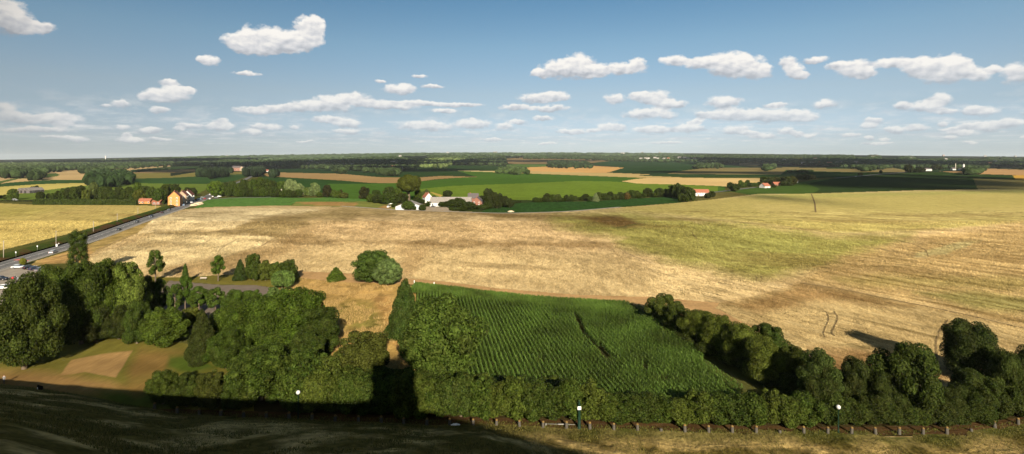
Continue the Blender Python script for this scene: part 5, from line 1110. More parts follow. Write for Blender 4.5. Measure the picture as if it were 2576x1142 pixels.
def straw_field(n, seed):
    r = np.random.default_rng(seed)
    u = r.uniform(-20, 2600, n); v = 556 + (1010 - 556) * r.random(n) ** 1.15
    Y = CH * F / (v - HY); X = (u - HX) / F * Y; Z = terrain(X, Y); dx, dy = dproj(X, Y, Z)
    ids_ = classify(dx, dy); wh = np.array([f[2] == WH for f in FIELDS] + [False])[ids_]
    lim = 1.3
    near = np.zeros(n, bool)
    for L_ in TRACKS:
        xs = [p[0] for p in L_]; ys_ = [p[1] for p in L_]; sel = (dx > min(xs) - 5) & (dx < max(xs) + 5) & (dy > min(ys_) - 5) & (dy < max(ys_) + 5)
        idx = np.nonzero(sel)[0]
        if len(idx): near[idx] |= np.abs(polydist(dx[idx], dy[idx], L_ + L_[::-1])) < lim
    # laid crop lies in furrows: leave ragged gaps running with the rows
    cc = X * .835 + Y * .55; al = Y * .835 - X * .55
    fur = fbm(cc / 2.0 + 3, al / 26.0, 4); rightness = np.clip((dx - 1400) / 400, .25, 1)
    gap = np.abs(fur - .5) < .05 * rightness
    keep = wh & ~near & ~gap
    X, Y, Z, dx, dy, ids_ = X[keep], Y[keep], Z[keep], dx[keep], dy[keep], ids_[keep]; m = len(X)
    col = colour(dx, dy, X, Y, ids_) * (.58 + .80 * r.random(m))[:, None]
    a = r.random(m) * 2 * PI; b = r.normal(size=m) * .9; sc = Y / 170.0
    h_ = .34 * (.5 + r.random(m)) * np.clip(sc, .8, 1.6); w_ = .055 * sc * (.6 + .8 * r.random(m)); l_ = h_ * (.6 + 1.3 * r.random(m))
    base = np.stack([X, Y, Z], 1); side = np.stack([np.cos(b) * w_, np.sin(b) * w_, 0 * a], 1); tip = base + np.stack([np.cos(a) * l_, np.sin(a) * l_, h_], 1)
    V = np.concatenate([base - side, base + side, tip]); i = np.arange(m)
    mt, nt_, b_ = newmat('straw'); at_ = N(nt_, 'ShaderNodeAttribute'); at_.attribute_name = 'Col'; L(nt_, at_.outputs['Color'], b_.inputs['Base Color']); b_.inputs['Roughness'].default_value = .8; b_.inputs['Specular IOR Level'].default_value = .05
    me = npmesh('wheat_straw', V, np.stack([i, i + m, i + 2 * m], 1), [mt])
    at = me.color_attributes.new('Col', 'FLOAT_COLOR', 'POINT'); c4 = np.concatenate([col, np.ones((m, 1))], 1)
    at.data.foreach_set('color', np.concatenate([c4, c4, c4]).astype(np.float32).ravel())
    tag(link(bpy.data.objects.new('wheat_straw', me)), 'ripe straw and ears covering the nearer wheat fields', None, None, 'stuff')
straw_field(900000, 31)
print('straw', round(time.time() - T0, 1))
#@@PART3
# ------------------------------------------------------------------ unseen clouds added overhead to lay shadows on the land
CLM = plain('cloud_white', (.85, .85, .85), 1.0, var=.03)
def cloud(cx, cy, rx, ry, seed, rot=0.0):
    """cloud 2600 m up, out of view, flattened and placed to drop its shadow round layout position cx, cy"""
    r = np.random.default_rng(seed); x, y, z = ground_at(cx, cy)
    x1 = ground_at(cx + rx, cy)[0]; ya = ground_at(cx, cy + ry)[1]; yb = ground_at(cx, cy - ry)[1]
    A, B = abs(x1 - x), (yb - ya) / 2; yc = (ya + yb) / 2; xc = (cx - HX) / F * yc
    H = 2600; ox, oy = xc - SA[0] * H / TEL, yc - SA[1] * H / TEL
    iv, jf = ICO1; V = []; Fs = []; base = 0
    for i in range(34):
        a = r.random() * 2 * PI; q = math.sqrt(r.random()) * .85; rr = (.22 + .2 * r.random()) * (1.15 - q * .5)
        s_ = min(A, B); V.append(iv * np.array([rr * max(A * .8, s_), rr * B, 12 + 8 * r.random()]) + np.array([ox + math.cos(a) * q * A, oy + math.sin(a) * q * B, H + 14 * r.random()])); Fs.append(jf + base); base += len(iv)
    o = link(bpy.data.objects.new('cloud', npmesh('cloud', np.concatenate(V), np.concatenate(Fs), [CLM], smooth=True)))
    tag(o, 'flat white cloud out of view overhead, placed to shade the fields', None, None, 'stuff')
for i, c_ in enumerate([(2235, 455, 250, 15), (2090, 462, 120, 12), (2330, 460, 150, 13), (2200, 468, 170, 8), (2420, 462, 60, 9), (2420, 450, 80, 15), (2500, 477, 150, 4.0), (1965, 500, 62, 6), (900, 412, 380, 10), (640, 425, 150, 10), (2150, 412, 420, 12), (1760, 434, 150, 3.5), (300, 408, 330, 5), (2000, 436, 160, 5), (1330, 404, 180, 3), (1020, 428, 210, 4.5), (2440, 420, 220, 6)]):
    cloud(*c_, seed=50 + i)

# ------------------------------------------------------------------ ribbons: road, tracks, markings
def dpath(pts, n=8):
    P_ = []
    for (a, b), (c, d) in zip(pts[:-1], pts[1:]):
        for i in range(n):
            t = i / n; P_.append((a + (c - a) * t, b + (d - b) * t))
    P_.append(pts[-1]); return P_
def ribbon(name, W, width, z, mat, off=0.0, side=None, thick=0):
    """flat strip along world points W"""
    W = [Vector((w[0], w[1])) for w in W]; vs = []; fs = []
    for i, p in enumerate(W):
        d = (W[min(i + 1, len(W) - 1)] - W[max(i - 1, 0)]).normalized(); n_ = Vector((d.y, -d.x))
        wd = width[i] if hasattr(width, '__len__') else width
        for s_ in (-.5, .5):
            q = p + n_ * (off + s_ * wd); vs.append((q.x, q.y, float(terrain(q.x, q.y)) + z))
    for i in range(len(W) - 1): fs.append((2 * i, 2 * i + 1, 2 * i + 3, 2 * i + 2))
    mb = MB(); mb.add(vs, fs); return mb.obj(name, mat)
def wpts(pts, n=8): return [ground_at(a, b)[:2] for a, b in dpath(pts, n)]
def smoothed(W, k=3):
    W = [Vector(w) for w in W]
    for _ in range(k): W = [W[0]] + [(W[i - 1] + W[i] * 2 + W[i + 1]) / 4 for i in range(1, len(W) - 1)] + [W[-1]]
    return W
def asphalt():
    m, nt, b = newmat('asphalt'); ge = N(nt, 'ShaderNodeNewGeometry')
    n1 = noise_n(nt, ge.outputs['Position'], .25, 4, .6); n2 = noise_n(nt, ge.outputs['Position'], 3, 2)
    f = math_n(nt, 'MULTIPLY', remap(nt, n1, .3, .7, .085, .13), remap(nt, n2, .3, .7, .9, 1.1))
    g = N(nt, 'ShaderNodeCombineColor')
    for i, k in enumerate((1, .98, .95)): L(nt, math_n(nt, 'MULTIPLY', f, k), g.inputs[i])
    L(nt, g.outputs[0], b.inputs['Base Color']); b.inputs['Roughness'].default_value = .9; b.inputs['Specular IOR Level'].default_value = .1; return m
ASPH = asphalt(); PAINT = plain('road_paint', (.40, .39, .36), .7); KERB = plain('pale_paving', (.21, .19, .155), .85, var=.1)
RED = plain('red_paint', (.45, .10, .07), .7)
RP = [(-130, 712), (0, 669), (91, 641.5), (166, 620), (222, 603), (346, 556.5), (425, 532), (492, 508), (521, 496)]
RW = smoothed(wpts(RP, 6), 10)
tag(ribbon('road', RW, 8.6, .06, ASPH), 'straight grey two lane road running up the left side', None, None, 'structure')
tag(ribbon('pavement', RW, 2.0, .10, KERB, off=5.6), 'pale cycle path along the right edge of the road', None, None, 'structure')
tag(ribbon('verge', RW, 2.4, .045, MAT['soil'], off=-5.5), 'bare verge along the left road edge', None, None, 'structure')
def seglen(W):
    a = [0]
    for i in range(1, len(W)): a.append(a[-1] + (W[i] - W[i - 1]).length)
    return a
RS = seglen(RW)
def along(s_):
    for i in range(1, len(RW)):
        if RS[i] >= s_:
            t = (s_ - RS[i - 1]) / (RS[i] - RS[i - 1]); d = (RW[i] - RW[i - 1]).normalized(); return RW[i - 1].lerp(RW[i], t), d
    return RW[-1], (RW[-1] - RW[-2]).normalized()
mb = MB(); s_ = 2.0
def quadstrip(mb, s0, s1, off, w, z):
    p0, d0 = along(s0); p1, d1 = along(s1); n0 = Vector((d0.y, -d0.x)); n1 = Vector((d1.y, -d1.x))
    q = [p0 + n0 * (off - w / 2), p0 + n0 * (off + w / 2), p1 + n1 * (off + w / 2), p1 + n1 * (off - w / 2)]
    mb.add([(v.x, v.y, z) for v in q], [(0, 1, 2, 3)])
while s_ < RS[-1] - 6:
    quadstrip(mb, s_, s_ + 3.5, 0, .22, .075); s_ += 9
s_ = 0
while s_ < RS[-1] - 10:
    quadstrip(mb, s_, s_ + 10, -4.0, .18, .075); quadstrip(mb, s_, s_ + 10, 4.0, .18, .075); s_ += 10
s_ = 0
while s_ < 175: quadstrip(mb, s_, s_ + 8, -.25, .2, .075); s_ += 8
tag(mb.obj('road_marking', PAINT), 'white dashed centre line and edge lines on the road', None, None, 'structure')
wsp = [ground_at(a, b)[:2] for a, b in ((48, 653.5), (70, 656.5))]
for (wx, wy), lb in zip(wsp, ('red painted patch on the road at the left of the crossing', 'red painted patch on the road right of the yellow bush')):
    mb = MB(); mb.add([(wx - 1.6, wy - 1.2, .09), (wx + 1.8, wy - 1.6, .09), (wx + 1.4, wy + 1.2, .09), (wx - 2, wy + 1.4, .09)], [(0, 1, 2, 3)]); tag(mb.obj('road_marking', RED), lb, None, None, 'structure')
W2 = smoothed(wpts([(521, 496), (545, 482), (575, 470), (617, 452), (640, 440), (661, 432)], 5), 3)
tag(ribbon('road', W2, 8, .5, ASPH), 'far stretch of the road climbing to the brick farm', None, None, 'structure')
W3 = smoothed(wpts([(500, 504), (540, 500), (600, 497.5), (700, 496)], 5), 3)
tag(ribbon('road', W3, 7, .12, ASPH), 'side road leaving the junction under the monuments', None, None, 'structure')
W4 = smoothed(wpts([(1795, 484), (1840, 479), (1870, 475), (1905, 471)], 5), 3)
tag(ribbon('road', W4, 7, .3, ASPH), 'grey road between the red roofed and orange roofed houses', None, None, 'structure')
W5 = smoothed(wpts([(2100, 449), (2147, 445), (2200, 440), (2260, 435), (2290, 432)], 5), 3)
tag(ribbon('road', W5, 8, .8, ASPH), 'thin grey road crossing the dark hill at right', None, None, 'structure')
W6 = smoothed(wpts([(858, 518.5), (930, 523), (1008, 529), (1130, 532), (1260, 537), (1420, 533), (1560, 521)], 5), 3)
tag(ribbon('farm_track', W6, 4, .09, KERB), 'pale track in front of the farm', None, None, 'structure')
TR = plain('flattened_crop', (.15, .105, .05), .95, var=.3, scale=.5, spec=0)
TR2 = plain('trodden_straw', (.26, .185, .10), .95, var=.3, scale=.5, spec=0)
for pts, wd, mt, lb in [
    ([(2041, 488), (2046, 500), (2050, 512), (2052, 534)], 1.9, TR, 'dark track cut through the smooth yellow wheat'),
    ([(2076, 784), (2083, 792), (2085, 805), (2078, 820), (2071, 838), (2075, 850)], .42, TR, 'left line of the curved tyre track in the near wheat'),
    ([(2098, 784), (2107, 795), (2106, 808), (2098, 824), (2092, 838), (2100, 847)], .42, TR, 'right line of the curved tyre track in the near wheat'),
    ([(2385, 805), (2365, 832), (2354, 862), (2358, 900), (2356, 935)], .5, TR, 'left line of the tyre track beside the dark oak'),
    ([(2412, 808), (2392, 835), (2380, 862), (2384, 900), (2382, 930)], .5, TR, 'right line of the tyre track beside the dark oak'),
    ([(2012, 712), (2080, 722), (2146, 734), (2230, 752), (2315, 768), (2420, 790), (2600, 832)], .8, TR, 'dark boundary line across the near wheat'),
    ([(1845, 559), (1930, 564), (2000, 572), (2070, 584), (2207, 592)], .7, TR, 'dark wavy line between smooth and lodged wheat'),
    ([(2165, 617), (2220, 628), (2280, 640), (2330, 650)], .7, TR2, 'brown track in the lodged wheat at right'),
    ([(2262, 606), (2300, 615), (2330, 630), (2335, 646)], .6, TR, 'curved line of flattened wheat at right'),
    ([(1560, 528), (1650, 545), (1760, 552), (1860, 566)], .8, TR, 'dark line through the lodged wheat in the centre'),
    ([(1480, 534), (1560, 548), (1650, 562)], .7, TR, 'short dark line below the maize end'),
    ([(640, 628), (665, 615), (690, 600)], .6, TR2, 'short brown track in the pale wheat at left'),
    ([(545, 642), (555, 625), (600, 600)], .3, TR2, 'thin curved track in the pale wheat at left'),
    ([(400, 640), (420, 632), (480, 622), (560, 596)], .3, TR2, 'long thin track across the pale wheat at left'),
    ([(1560, 625), (1580, 640), (1640, 662)], .6, TR2, 'dark line between pale and olive wheat'),
    ([(1740, 583), (1745, 592), (1755, 602)], .5, TR, 'short dark scratch in the olive wheat'),
    ([(1900, 694), (1905, 700), (1903, 708)], .4, TR, 'left of two short dark marks near the wheat corner'),
    ([(1915, 695), (1918, 702), (1912, 710)], .4, TR, 'right of two short dark marks near the wheat corner'),
    ([(395, 589), (470, 588), (590, 582), (640, 577)], 1.3, TR2, 'brown strip between two pale wheat plots at left'),
    ([(345, 588), (300, 603), (240, 632)], 1.0, TR2, 'brown edge of the pale wheat beside the road'),
    ]:
    tag(ribbon('track', smoothed(wpts(pts, 5), 2), wd * .62, .12, mt), lb, None, None, 'structure')
# bank beside the road
mb = MB(); Wb = RW; vs = []; fs = []
for i, p in enumerate(Wb):
    d = (Wb[min(i + 1, len(Wb) - 1)] - Wb[max(i - 1, 0)]).normalized(); n_ = Vector((d.y, -d.x)); jz = .5 * random.random()
    for off, z in ((-6.6, .05), (-8.2, .8 + jz), (-10.5, 1.3 + jz), (-13.5, .9), (-15.5, .02)):
        q = p + n_ * off; vs.append((q.x, q.y, z))
for i in range(len(Wb) - 1):
    for k in range(4): fs.append((5 * i + k, 5 * i + k + 1, 5 * i + k + 6, 5 * i + k + 5))
mb.add(vs, fs, True)
def bankmat():
    m, nt, b = newmat('bank_soil_and_grass'); ge = N(nt, 'ShaderNodeNewGeometry')
    n = noise_n(nt, ge.outputs['Position'], .05, 3, .6); n2 = noise_n(nt, ge.outputs['Position'], 1.5, 4, .7)
    s_ = N(nt, 'ShaderNodeSeparateXYZ'); L(nt, ge.outputs['Normal'], s_.inputs[0])
    f = remap(nt, math_n(nt, 'ADD', n, math_n(nt, 'MULTIPLY', s_.outputs[0], .25)), .58, .66, 0, 1)
    c = mixc(nt, f, alb((72, 86, 38)), alb((98, 76, 50)))
    g = N(nt, 'ShaderNodeCombineColor'); v = remap(nt, n2, .3, .7, .6, 1.3)
    for i in range(3): L(nt, v, g.inputs[i])
    L(nt, mixc(nt, 1.0, c, g.outputs[0], 'MULTIPLY'), b.inputs['Base Color']); b.inputs['Roughness'].default_value = .95; b.inputs['Specular IOR Level'].default_value = 0; return m
tag(mb.obj('earth_bank', bankmat()), 'long earth and grass bank left of the road', None, None, 'structure')

# ------------------------------------------------------------------ houses
BRICK = plain('orange_brick', (.40, .165, .05), .85, var=.12, scale=1.2); RBRICK = plain('red_brick', (.17, .075, .05), .85); BUFF = plain('buff_brick', (.24, .18, .12), .85)
WHITE = plain('white_render', (.42, .41, .39), .8, var=.08, scale=.6); WHITE2 = plain('old_white_render', (.26, .25, .235), .85, var=.1); BLUEW = plain('white_blue_sheet', (.34, .36, .38), .6, var=.06)
RTILE = plain('red_roof_tiles', (.17, .055, .035), .8, var=.25, scale=1.5); OTILE = plain('orange_roof_tiles', (.22, .08, .045), .8, var=.2, scale=1.5); GTILE = plain('grey_roof_sheets', (.17, .155, .14), .8, var=.2, scale=.8); DTILE = plain('dark_roof_slates', (.07, .06, .06), .7, var=.2)
GLASS = plain('dark_window_glass', (.03, .035, .04), .15, spec=.6); FRAME = plain('white_window_frame', (.7, .7, .68), .6); DOORM = plain('brown_door', (.12, .07, .04), .6); DARKM = plain('dark_opening', (.02, .02, .02), .9)
def house(name, x, y, z, rz, ln, wd, eave, ridge, wall, roof, label, nwin=3, floors=2, door=True, chim=1, cat='house', group=None, winmat=None):
    """ridge along local x; gables at both ends"""
    o = empty(name, (x, y, z), rz); tag(o, label, cat, group)
    a, b = ln / 2, wd / 2
    mb = MB(); mb.add([(-a, -b, -.3), (a, -b, -.3), (a, b, -.3), (-a, b, -.3), (-a, -b, eave), (a, -b, eave), (a, b, eave), (-a, b, eave), (-a, 0, ridge - .12), (a, 0, ridge - .12)],
        [(0, 1, 5, 4), (2, 3, 7, 6), (3, 0, 4, 8, 7), (1, 2, 6, 9, 5), (4, 5, 9, 8), (6, 7, 8, 9)]); mb.obj('wall', wall, o)
    ov = .35; sl = (ridge - eave) / b; t = .18
    mb = MB()
    for s in (-1, 1):
        mb.add([(-a - ov, s * (b + ov), eave - sl * ov), (a + ov, s * (b + ov), eave - sl * ov), (a + ov, 0, ridge), (-a - ov, 0, ridge),
                (-a - ov, s * (b + ov), eave - sl * ov + t), (a + ov, s * (b + ov), eave - sl * ov + t), (a + ov, 0, ridge + t), (-a - ov, 0, ridge + t)],
               [(0, 1, 2, 3), (7, 6, 5, 4), (0, 4, 5, 1), (1, 5, 6, 2), (3, 7, 4, 0)])
    rf = mb.obj('roof', roof, o)
    for c in range(chim):
        cx = -a * .6 + c * ln * .5; mb = MB(); mb.box(cx - .35, cx + .35, -.3, .3, ridge - .4, ridge + 1.1); mb.obj('chimney', RBRICK, rf)
    fh = eave / floors
    for side in (-1, 1):
        for f in range(floors):
            for k in range(nwin):
                if door and side == -1 and f == 0 and k == nwin // 2: continue
                cx = -a + ln * (k + .5) / nwin; zc = fh * f + fh * .3; hw, hh = min(.55, ln / nwin * .25), fh * .45
                mb = MB(); y0 = side * b; e1, e2 = (y0 - .05, y0 + .02) if side < 0 else (y0 - .02, y0 + .05)
                mb.box(cx - hw - .1, cx + hw + .1, e1, e2, zc - .1, zc + hh + .1); w_ = mb.obj('window', FRAME, o)
                mb = MB(); mb.box(cx - hw, cx + hw, e1 - (.02 if side < 0 else -.03), e2 + (.02 if side > 0 else -.03), zc, zc + hh); mb.obj('pane', winmat or GLASS, w_)
    for s in (-1, 1):
        if eave > 4 and floors > 1:
            for f in range(floors):
                for ky in (-.5, .5):
                    zc = fh * f + fh * .3; mb = MB(); X0 = s * a; lo, hi = min(X0, X0 + s * .06), max(X0, X0 + s * .06)
                    mb.box(lo, hi, ky * b - .55, ky * b + .55, zc - .1, zc + fh * .5); w_ = mb.obj('window', FRAME, o)
                    mb = MB(); lo, hi = min(X0 + s * .05, X0 + s * .09), max(X0 + s * .05, X0 + s * .09); mb.box(lo, hi, ky * b - .42, ky * b + .42, zc, zc + fh * .42); mb.obj('pane', GLASS, w_)
    if door:
        mb = MB(); mb.box(-.55, .55, -b - .06, -b + .02, 0, 2.1); mb.obj('door', DOORM, o)
    return o
def dhouse(name, dx, dfoot, rz, ln, wd, ev, rg, wall, roof, label, **kw):
    x, y, z = ground_at(dx, dfoot); return house(name, x, y + wd * .45 if abs(rz) < .5 else y + ln * .45, z, rz, ln, wd, ev, rg, wall, roof, label, **kw)
RZ = math.radians(111.7)
dhouse('gabled_house', 432, 519, RZ, 11, 9.2, 8.6, 13.6, BRICK, RTILE, 'tall orange gabled house beside the road', nwin=3, floors=3, door=False)
dhouse('gabled_house', 451, 513, RZ, 12, 8, 8.2, 12.4, BUFF, RTILE, 'brown roadside house behind the orange gabled house', nwin=3, floors=3, door=False)
dhouse('gabled_house', 464, 509, RZ, 14, 8, 7.2, 11.5, WHITE, RTILE, 'white walled roadside house with a red roof', nwin=4, floors=2)
dhouse('low_house', 362, 512.5, .05, 11, 6, 2.6, 4.8, BRICK, OTILE, 'low orange brick house behind the clipped hedge', nwin=4, floors=1)
dhouse('low_house', 392, 515, .1, 7, 6, 2.8, 4.6, RBRICK, OTILE, 'small brick annexe right of the low orange house', nwin=2, floors=1, door=False, chim=0)
dhouse('barn', 1028, 527.5, PI / 2 + .05, 14, 22.5, 2.7, 7.0, BLUEW, GTILE, 'wide white barn with a low grey roof in front of the farm', nwin=2, floors=1, door=False, chim=0, cat='barn')
dhouse('barn', 1133, 519.5, -.02, 37, 10, 3.6, 8.2, WHITE, GTILE, 'long white farm building under a grey sheet roof', nwin=7, floors=1, chim=0, cat='barn')
dhouse('farmhouse', 1201, 519, PI / 2 - .15, 9, 8.8, 4.6, 8.4, RBRICK, DTILE, 'brick farmhouse gable right of the long grey roof', nwin=2, floors=2, door=False)
dhouse('farmhouse', 1190, 512, 0.0, 10, 8, 5.4, 9.6, RBRICK, DTILE, 'dark roofed wing behind the brick farmhouse gable', nwin=2, floors=2, door=False)
dhouse('farmhouse', 1073, 510, PI / 2 + .5, 9, 7, 5.5, 9.6, WHITE, OTILE, 'white gabled house with a bright orange red roof at the farm', nwin=2, floors=2)
dhouse('villa', 1757, 493, .05, 13, 8, 4.2, 7.6, WHITE, OTILE, 'white house with a long red roof at the end of the maize', nwin=4, floors=2)
dhouse('villa', 1777, 491, .05, 7, 7, 3.2, 6.8, WHITE, OTILE, 'white annexe on the right of the red roofed house', nwin=2, floors=1, door=False, chim=0)
dhouse('low_house', 1929, 473, .5, 13, 9, 3, 7.0, WHITE, OTILE, 'low house with a broad orange roof beside the grey road', nwin=3, floors=1)
dhouse('low_house', 1956, 467, .1, 12, 8, 2.6, 5.8, RBRICK, OTILE, 'small orange roofed house right of the broad orange roof', nwin=3, floors=1, chim=0)
dhouse('villa', 2002, 460, .6, 9, 8, 3.6, 7.2, WHITE, OTILE, 'white and red house below the dark hillside wood', nwin=2, floors=1)
dhouse('farmhouse', 2336, 430, .0, 24, 9, 6.5, 10, WHITE, DTILE, 'long white farmhouse on the dark hill at right', nwin=5, floors=2, chim=1)
dhouse('farmhouse', 2400, 428, .2, 16, 9, 5, 10, WHITE, DTILE, 'white farmhouse under the tall chimney at right', nwin=3, floors=2)
dhouse('farmhouse', 2417, 428.5, .1, 10, 8, 4, 8, WHITE, DTILE, 'small white farmhouse beside the white silo', nwin=2, floors=1, chim=0)
dhouse('brick_farm', 594, 430, 0, 30, 12, 12, 18, RBRICK, DTILE, 'large red brick building in the far dark wood', nwin=5, floors=3, door=False, chim=2, cat='building')
dhouse('brick_farm', 608, 430, PI / 2, 12, 10, 13, 17, BUFF, DTILE, 'buff brick wing at the right of the red brick building', nwin=2, floors=3, door=False, chim=0, cat='building')
dhouse('villa', 669, 432.5, .4, 12, 8, 3.5, 8, WHITE, RTILE, 'red roofed white house at the top of the far road', nwin=3, floors=1)
dhouse('villa', 678, 433.5, .1, 10, 8, 4.0, 7, WHITE, GTILE, 'small white house right of the red roofed one on the far road', nwin=2, floors=1, chim=0)
for i, (dx, lb) in enumerate([(50, 'leftmost of three grey barns behind the yellow wheat'), (60, 'middle one of three grey barns behind the yellow wheat'), (70, 'right one of three grey barns behind the yellow wheat')]):
    dhouse('barn', dx, 486, PI / 2, 20, 6.5, 3.4, 6.4, DTILE, GTILE, lb, nwin=2, floors=1, door=False, chim=0, cat='barn', group='grey barns')
FAR = {0: [(20, 322, 'w'), (195, 264, 'w'), (60, 330, 'w')], 1: [(2125, 240, 'w'), (2090, 280, 'b'), (2240, 280, 'b'), (860, 155, 'w'), (1195, 190, 'w')],
       2: [(180, 295, 'w'), (225, 292, 'w'), (297, 290, 'b'), (770, 258, 'w'), (800, 258, 'w'), (905, 355, 'w'), (1605, 104, 'w'), (2310, 100, 'w'), (2340, 100, 'w'), (890, 162, 'w'), (800, 330, 'r')],
       3: [(2010, 202, 'w'), (2050, 202, 'w'), (2190, 205, 'w'), (2290, 208, 'w'), (1650, 114, 'w'), (1965, 104, 'w'), (2225, 104, 'w'), (2150, 194, 'w'), (1940, 206, 'w'), (2350, 207, 'r'), (2520, 190, 'w'), (1680, 116, 'w')],
       4: [(70, 207, 'w'), (20, 192, 'w'), (170, 205, 'r'), (1520, 230, 'w'), (1780, 272, 'w'), (1820, 272, 'w'), (1990, 205, 'r'), (1965, 272, 'w'), (1935, 272, 'w'), (2310, 268, 'w'), (2395, 266, 'w'), (2180, 272, 'r'), (2040, 268, 'r'), (2210, 272, 'r')],
       5: [(280, 172, 'w'), (320, 172, 'w'), (345, 154, 'w'), (870, 190, 'w'), (2115, 246, 'w'), (2045, 280, 'r'), (2210, 276, 'w'), (1975, 158, 'w'), (2430, 160, 'w'), (1375, 214, 'w'), (20, 262, 'w'), (45, 272, 'r'), (1350, 150, 'r')]}
for i, lst in FAR.items():
    for (a, b, c) in lst:
        dx, dy = 429.33 * i + a / 6, 369 + b / 6; x, y, z = ground_at(dx, dy); sc = max(1.0, min(1.7, y / 2600))
        wl, rf = {'w': (WHITE2, GTILE), 'r': (WHITE2, OTILE), 'b': (BUFF, DTILE)}[c]
        house('distant_house', x, y - 12, z + 4.5 * sc, random.uniform(-.6, .6), 15 * sc, 9 * sc, 6 * sc, 9.5 * sc, wl, rf,
              {'w': 'tiny white house among the far woods', 'r': 'tiny red roofed house among the far woods', 'b': 'tiny buff house among the far woods'}[c], nwin=0, floors=1, door=False, chim=0,
              group={'w': 'white houses in the far woods', 'r': 'red roofed houses in the far woods', 'b': 'buff houses in the far woods'}[c])
# silo, chimney, water tower, monuments
def tower(name, dx, dfoot, prof, mat, label, cat, n=12, capmat=None, cap=None):
    x, y, z = ground_at(dx, dfoot); o = empty(name, (x, y, z)); tag(o, label, cat)
    mb = MB(); mb.lathe(prof, n); mb.obj('shaft', mat, o)
    if cap: mb = MB(); mb.lathe(cap, n); mb.obj('cap', capmat or mat, o)
    return o
tower('silo', 2424, 428, [(3.5, 0), (3.5, 20)], WHITE, 'tall white silo tower at the far right farm', 'silo', cap=[(3.5, 20), (2.6, 22.5), (.3, 24)])
tower('chimney', 2404, 427, [(1.3, 0), (1.0, 24)], STONE, 'thin tall chimney left of the white silo', 'chimney', cap=[(1.3, 24), (1.3, 25.5)])
tower('water_tower', 265.5, 402, [(5, 0), (4, 30)], WHITE, 'white tower on the far left horizon', 'tower', cap=[(4, 30), (9, 36), (9, 44), (2, 47)])
x, y, z = ground_at(708, 491); o = empty('stone_monument', (x, y, z)); tag(o, 'slim white stone column monument at the edge of the wood', 'monument')
mb = MB(); mb.box(-1.1, 1.1, -1.1, 1.1, 0, 2.2, .1); mb.obj('base', STONE, o)
mb = MB(); mb.lathe([(.75, 2.2), (.62, 6.8), (.8, 7.0), (.3, 7.4)], 10); mb.obj('column', STONE, o)
x, y, z = ground_at(760, 488); o = empty('stone_monument', (x, y, z)); tag(o, 'broad tapering grey stone monument between silver trees', 'monument')
mb = MB(); mb.box(-1.9, 1.9, -1.9, 1.9, 0, 1.2, .1); mb.obj('base', STONE, o)
mb = MB(); mb.box(-1.5, 1.5, -1.3, 1.3, 1.2, 8.0, .4); mb.obj('pillar', STONE, o)

